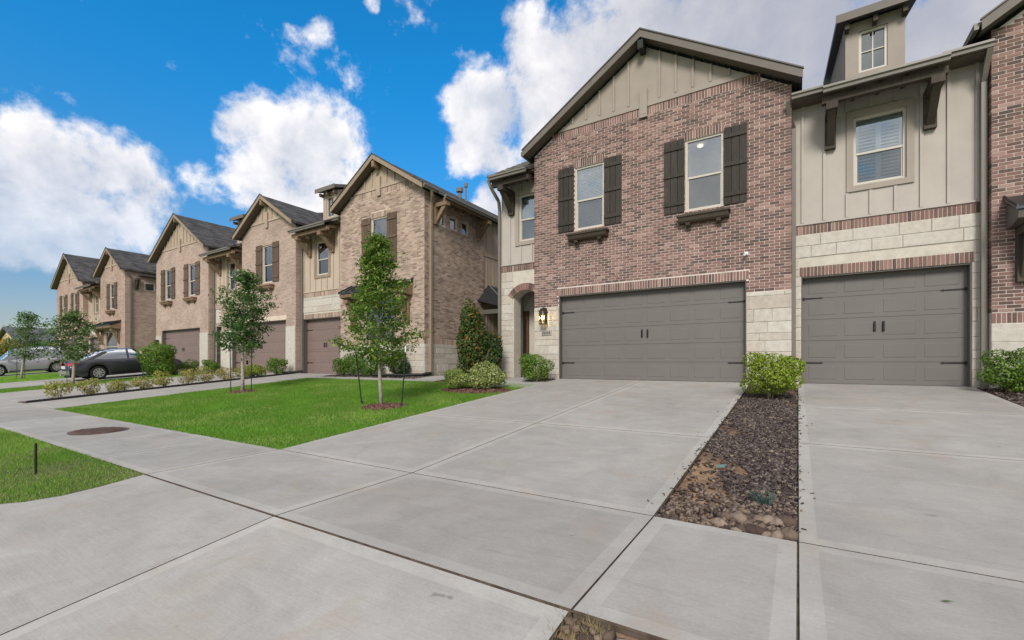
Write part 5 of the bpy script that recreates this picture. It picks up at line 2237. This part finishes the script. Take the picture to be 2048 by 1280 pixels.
for k, (x, y, rx, h, mat, lab) in enumerate([
        (-62, 8.2, 2.1, 3.6, 'leaf_bush', 'leafy green tree at the left edge behind the silver car'),
        (-66, 11.0, 1.6, 3.0, 'leaf_orange_lit', 'orange lit bush behind the fourth tree'),
        (-60, 12.3, 1.5, 2.6, 'leaf_bush', 'green bush between fourth tree and far house'),
        (-58, 14.0, 1.5, 2.4, 'leaf_orange_lit', 'golden lit bush in front of the far house'),
        (-75, 9.5, 3.0, 4.2, 'leaf_bush', 'tall green bush at the far left, farthest of the green ones')]):
    shrub('bush', lab, x, y, rx, rx, h, 2600, .24, mat, 120 + k, 'bush', lumps=10, stems=4)
shrub('bush', 'orange lit shrub under the far dark awning', -41.2, 11.4, .6, .4, 1.3, 700, .12, 'leaf_orange_lit', 140, 'bush', lumps=6, stems=3)


# ------------------------------------------------------------------ cars
def car(label, x, y, rz, L, Wd, H, paintm, kind, base, wb, fo, wr=.33):
    """local frame: +y forward, origin on the ground at the middle"""
    root = tag(empty('parked_car', (x, y, base + ZO), rz), label, 'car', 'cars parked on the driveways')
    hw = Wd / 2
    yr, yf = -L / 2, L / 2
    wy = (yf - fo - wb, yf - fo)
    if kind == 'sedan':
        deck = [(0, .62), (.03, .90), (.12, .99), (.22, 1.02), (.30, .98), (.70, .95), (.80, .90), (.93, .78), (.98, .66), (1, .5)]
        cab = [(.07, .98), (.17, 1.20), (.29, 1.41), (.38, H), (.52, H - .01), (.62, 1.36), (.76, .93)]
    else:
        deck = [(0, .6), (.02, .95), (.05, 1.05), (.3, 1.05), (.72, 1.02), (.8, .98), (.93, .88), (.98, .72), (1, .5)]
        cab = [(.015, 1.02), (.06, 1.32), (.12, H - .08), (.25, H), (.52, H - .02), (.62, H - .12), (.78, 1.0)]
    dk = lambda t: float(np.interp(t, [p[0] for p in deck], [p[1] for p in deck]))
    mb = MB()
    n = 56
    rows = []
    for k in range(n + 1):
        t = k / n
        yy = yr + L * t
        plan = 1 - .16 * max(0, (abs(t - .5) - .36) / .14) ** 2
        w = hw * plan
        zb = .20 + .06 * max(0, (abs(t - .5) - .42) / .08)
        for c_ in wy:
            dd = (wr + .055) ** 2 - (yy - c_) ** 2
            if dd > 0:
                zb = max(zb, wr + math.sqrt(dd))
        zt = dk(t)
        zb = min(zb, zt - .12)
        mid = max(zb + .02, min(.55, zt - .1))
        sec = [(w * .93, zb), (w * .99, max(zb + .01, min(.32, mid - .02))), (w, mid), (w * .985, zt - .14 if zt - .14 > mid else mid + .01), (w * .93, zt - .03), (w * .78, zt), (0, zt + .015)]
        rows.append([(a, yy, b) for a, b in sec] + [(-a, yy, b) for a, b in sec[-2::-1]])
    m_ = len(rows[0])
    for rw in rows:
        mb.v += rw
        mb.r += [0] * m_
    for k in range(n):
        for j in range(m_ - 1):
            a = k * m_ + j
            mb.f.append((a, a + 1, a + m_ + 1, a + m_))
            mb.mi.append(0)
    mb.f.append(tuple(range(m_)))
    mb.f.append(tuple(n * m_ + j for j in range(m_))[::-1])
    mb.mi += [0, 0]
    body = mb.build('body', paintm, root, smooth=True, local=True)
    mb = MB()
    mb.box(-hw * .9, hw * .9, yr + .15, yf - .15, .17, .5)
    mb.build('underbody', 'under', root, local=True)
    # cabin glass
    ct = [p[0] for p in cab]
    cz = [p[1] for p in cab]
    mb = MB()
    N_ = 22
    rows = []
    for k in range(N_ + 1):
        t = ct[0] + (ct[-1] - ct[0]) * k / N_
        zt = float(np.interp(t, ct, cz))
        zb = dk(t) - .05
        fr = max(0, min(1, (zt - zb) / (H - .9)))
        wb_ = hw * .90
        wt = wb_ - fr * hw * .24
        yy = yr + L * t
        rows.append([(wb_, yy, zb), (wt, yy, zt - .035 * fr), (wt * .82, yy, zt), (0, yy, zt + .01), (-wt * .82, yy, zt), (-wt, yy, zt - .035 * fr), (-wb_, yy, zb)])
    for rw in rows:
        mb.v += rw
        mb.r += [0] * 7
    for k in range(N_):
        for j in range(6):
            a = k * 7 + j
            mb.f.append((a, a + 1, a + 8, a + 7))
            mb.mi.append(0)
    gl = mb.build('cabin_glass', 'car_glass', root, smooth=True, local=True)
    mb = MB()
    mb.box(-hw * .7, hw * .7, yr + L * .25, yr + L * .65, .5, 1.15)
    mb.build('seats', 'under', root, local=True)
    # roof skin and pillars
    mb = MB()
    ra, rb = (ct[2], ct[-2]) if kind == 'sedan' else (ct[2] - .02, ct[-2])

    def rowat(t, dz):
        zt = float(np.interp(t, ct, cz))
        zb = dk(t) - .05
        fr = max(0, min(1, (zt - zb) / (H - .9)))
        wt = hw * .90 - fr * hw * .24
        yy = yr + L * t
        return [(wt + .012, yy, zt - .05 * fr), (wt * .82, yy, zt + dz), (0, yy, zt + .01 + dz), (-wt * .82, yy, zt + dz), (-wt - .012, yy, zt - .05 * fr)]
    K = 10
    i0 = len(mb.v)
    for k in range(K + 1):
        mb.v += rowat(ra + (rb - ra) * k / K, .012)
        mb.r += [0] * 5
    for k in range(K):
        for j in range(4):
            a = i0 + k * 5 + j
            mb.f.append((a, a + 1, a + 6, a + 5))
            mb.mi.append(0)
    mb.build('roof_panel', paintm, root, smooth=True, local=True)

    def pillar(t0, t1, wd):
        for s in (-1, 1):
            z0_, z1_ = dk(t0) - .03, float(np.interp(t1, ct, cz)) - .03
            zb = dk(t1) - .05
            fr = max(0, min(1, (z1_ + .03 - zb) / (H - .9)))
            w0_, w1_ = hw * .90 + .006, hw * .90 - fr * hw * .24 + .014
            mb = MB()
            y0_, y1_ = yr + L * t0, yr + L * t1
            mb.prism([(s * w0_, y0_, z0_), (s * w0_, y0_ + wd, z0_), (s * w1_, y1_ + wd, z1_), (s * w1_, y1_, z1_)], (s * .008, 0, 0))
            mb.build('pillar', paintm, root, local=True)
    if kind == 'sedan':
        pillar(.13, .27, .22)
        pillar(.47, .475, .07)
        pillar(.735, .615, .06)
    else:
        pillar(.03, .09, .3)
        pillar(.30, .305, .08)
        pillar(.50, .50, .08)
        pillar(.76, .62, .06)
    # wheels
    for c_ in wy:
        for s in (-1, 1):
            mb = MB()
            prof = [(.0, .20), (.02, .0), (.03, -.0)]
            cx = s * (hw - .02)
            ring = [(wr * .64, 0), (wr * .9, .012), (wr, -.03), (wr, -.17), (wr * .9, -.21)]
            nn = 24
            for (r_, o_) in ring:
                for q in range(nn):
                    t = 2 * math.pi * q / nn
                    mb.v.append((cx + s * o_, c_ + r_ * math.cos(t), wr + r_ * math.sin(t)))
                    mb.r.append(0)
            for k in range(len(ring) - 1):
                for q in range(nn):
                    a, b = k * nn + q, k * nn + (q + 1) % nn
                    mb.f.append((a, b, b + nn, a + nn))
                    mb.mi.append(0)
            wh = mb.build('wheel', 'tyre', root, smooth=True, local=True)
            mb = MB()
            mb.disc((cx - s * .06, c_, wr), (s, 0, 0), wr * .64, 24)
            mb.build('hub_back', 'under', wh, local=True)
            mb = MB()
            for q in range(9):
                t = 2 * math.pi * q / 9
                d0 = Vector((0, math.cos(t), math.sin(t)))
                d1 = Vector((0, -math.sin(t), math.cos(t)))
                c0 = Vector((cx - s * .005, c_, wr))
                mb.prism([c0 + d0 * .03 - d1 * .018, c0 + d0 * .03 + d1 * .018, c0 + d0 * wr * .62 + d1 * .034, c0 + d0 * wr * .62 - d1 * .034], (-s * .03, 0, 0))
            mb.disc((cx - s * .02, c_, wr), (s, 0, 0), .06, 14, 0, .022)
            for q in range(24):
                t0, t1 = 2 * math.pi * q / 24, 2 * math.pi * (q + 1) / 24
                P_ = lambda r_, t: (cx + s * .001, c_ + r_ * math.cos(t), wr + r_ * math.sin(t))
                mb.prism([P_(wr * .59, t0), P_(wr * .66, t0), P_(wr * .66, t1), P_(wr * .59, t1)], (-s * .03, 0, 0))
            mb.build('rim', 'rim', wh, local=True)
    # rear lamps, plate, bumper trim, mirrors, handles
    for s in (-1, 1):
        mb = MB()
        z_ = .80 if kind == 'sedan' else .92
        pts = [(s * hw * .40, yr + .012, z_ - .05), (s * hw * .875, yr + .10, z_ - .07), (s * hw * .955, yr + .34, z_ + .05), (s * hw * .90, yr + .16, z_ + .09), (s * hw * .40, yr + .03, z_ + .06)]
        mb.prism(pts, (s * .012, -.035, .0))
        mb.build('tail_light', 'tail_red', root, local=True)
        mb = MB()
        mb.box(s * hw * .99 if s > 0 else s * hw * .99 - .16, s * hw * .99 + .16 if s > 0 else s * hw * .99, yr + L * .69, yr + L * .69 + .1, .94, 1.07)
        mb.build('mirror', paintm, root, local=True)
        mb = MB()
        mb.prism([(s * hw * .45, yf - .03, .62), (s * hw * .86, yf - .22, .66), (s * hw * .86, yf - .22, .76), (s * hw * .45, yf - .05, .70)], (0, .03, 0))
        mb.build('headlight', 'chrome', root, local=True)
        for t in (.42, .62):
            mb = MB()
            a, b = s * hw * .985, s * hw * 1.01
            mb.box(min(a, b), max(a, b), yr + L * t - .1, yr + L * t + .08, .80, .825)
            mb.build('door_handle', 'chrome', root, local=True)
        mb = MB()
        a, b = s * hw * .99, s * hw * 1.003
        mb.box(min(a, b), max(a, b), wy[0] + .45, wy[1] - .45, .24, .30)
        mb.build('sill_trim', 'under', root, local=True)
    mb = MB()
    mb.box(-.27, .27, yr - .03, yr - .012, .60, .74)
    mb.build('number_plate', 'plate_white', root, local=True)
    mb = MB()
    mb.box(-hw * .80, hw * .80, yr - .035, yr + .1, .34, .50)
    mb.build('bumper', 'chrome' if kind == 'sedan' else paintm, root, local=True)
    return root


tilt = math.atan(.0837)
c1 = car('dark grey sedan parked on the driveway beside the big bush', -29.4, 9.15, 0.0, 4.65, 1.82, 1.46, 'car_charcoal', 'sedan', gz(9.15), 2.72, .92)
c1.rotation_euler = (tilt, 0, 0)
c2 = car('silver sport utility car cut by the left picture edge', -44.6, 8.45, 0.0, 4.7, 1.90, 1.80, 'car_silver', 'suv', gz(8.45), 2.75, .92, .36)
c2.rotation_euler = (-tilt, 0, math.pi)

for (x, y, a, m, lab) in ((.62, 3.02, .028, 'leaf_bush', 'small green leaf on the slab right of the mulch bed'), (1.12, 2.55, .045, 'dry_grass', 'curled brown leaf on the sidewalk at the lower right')):
    mb = MB()
    z = gz(y) + .004
    mb.face([(x - a, y, z), (x - a * .2, y - a * .35, z + .006), (x + a, y, z + .012), (x - a * .1, y + a * .35, z + .006)])
    tag(mb.build('fallen_leaf', m), lab, 'leaf')
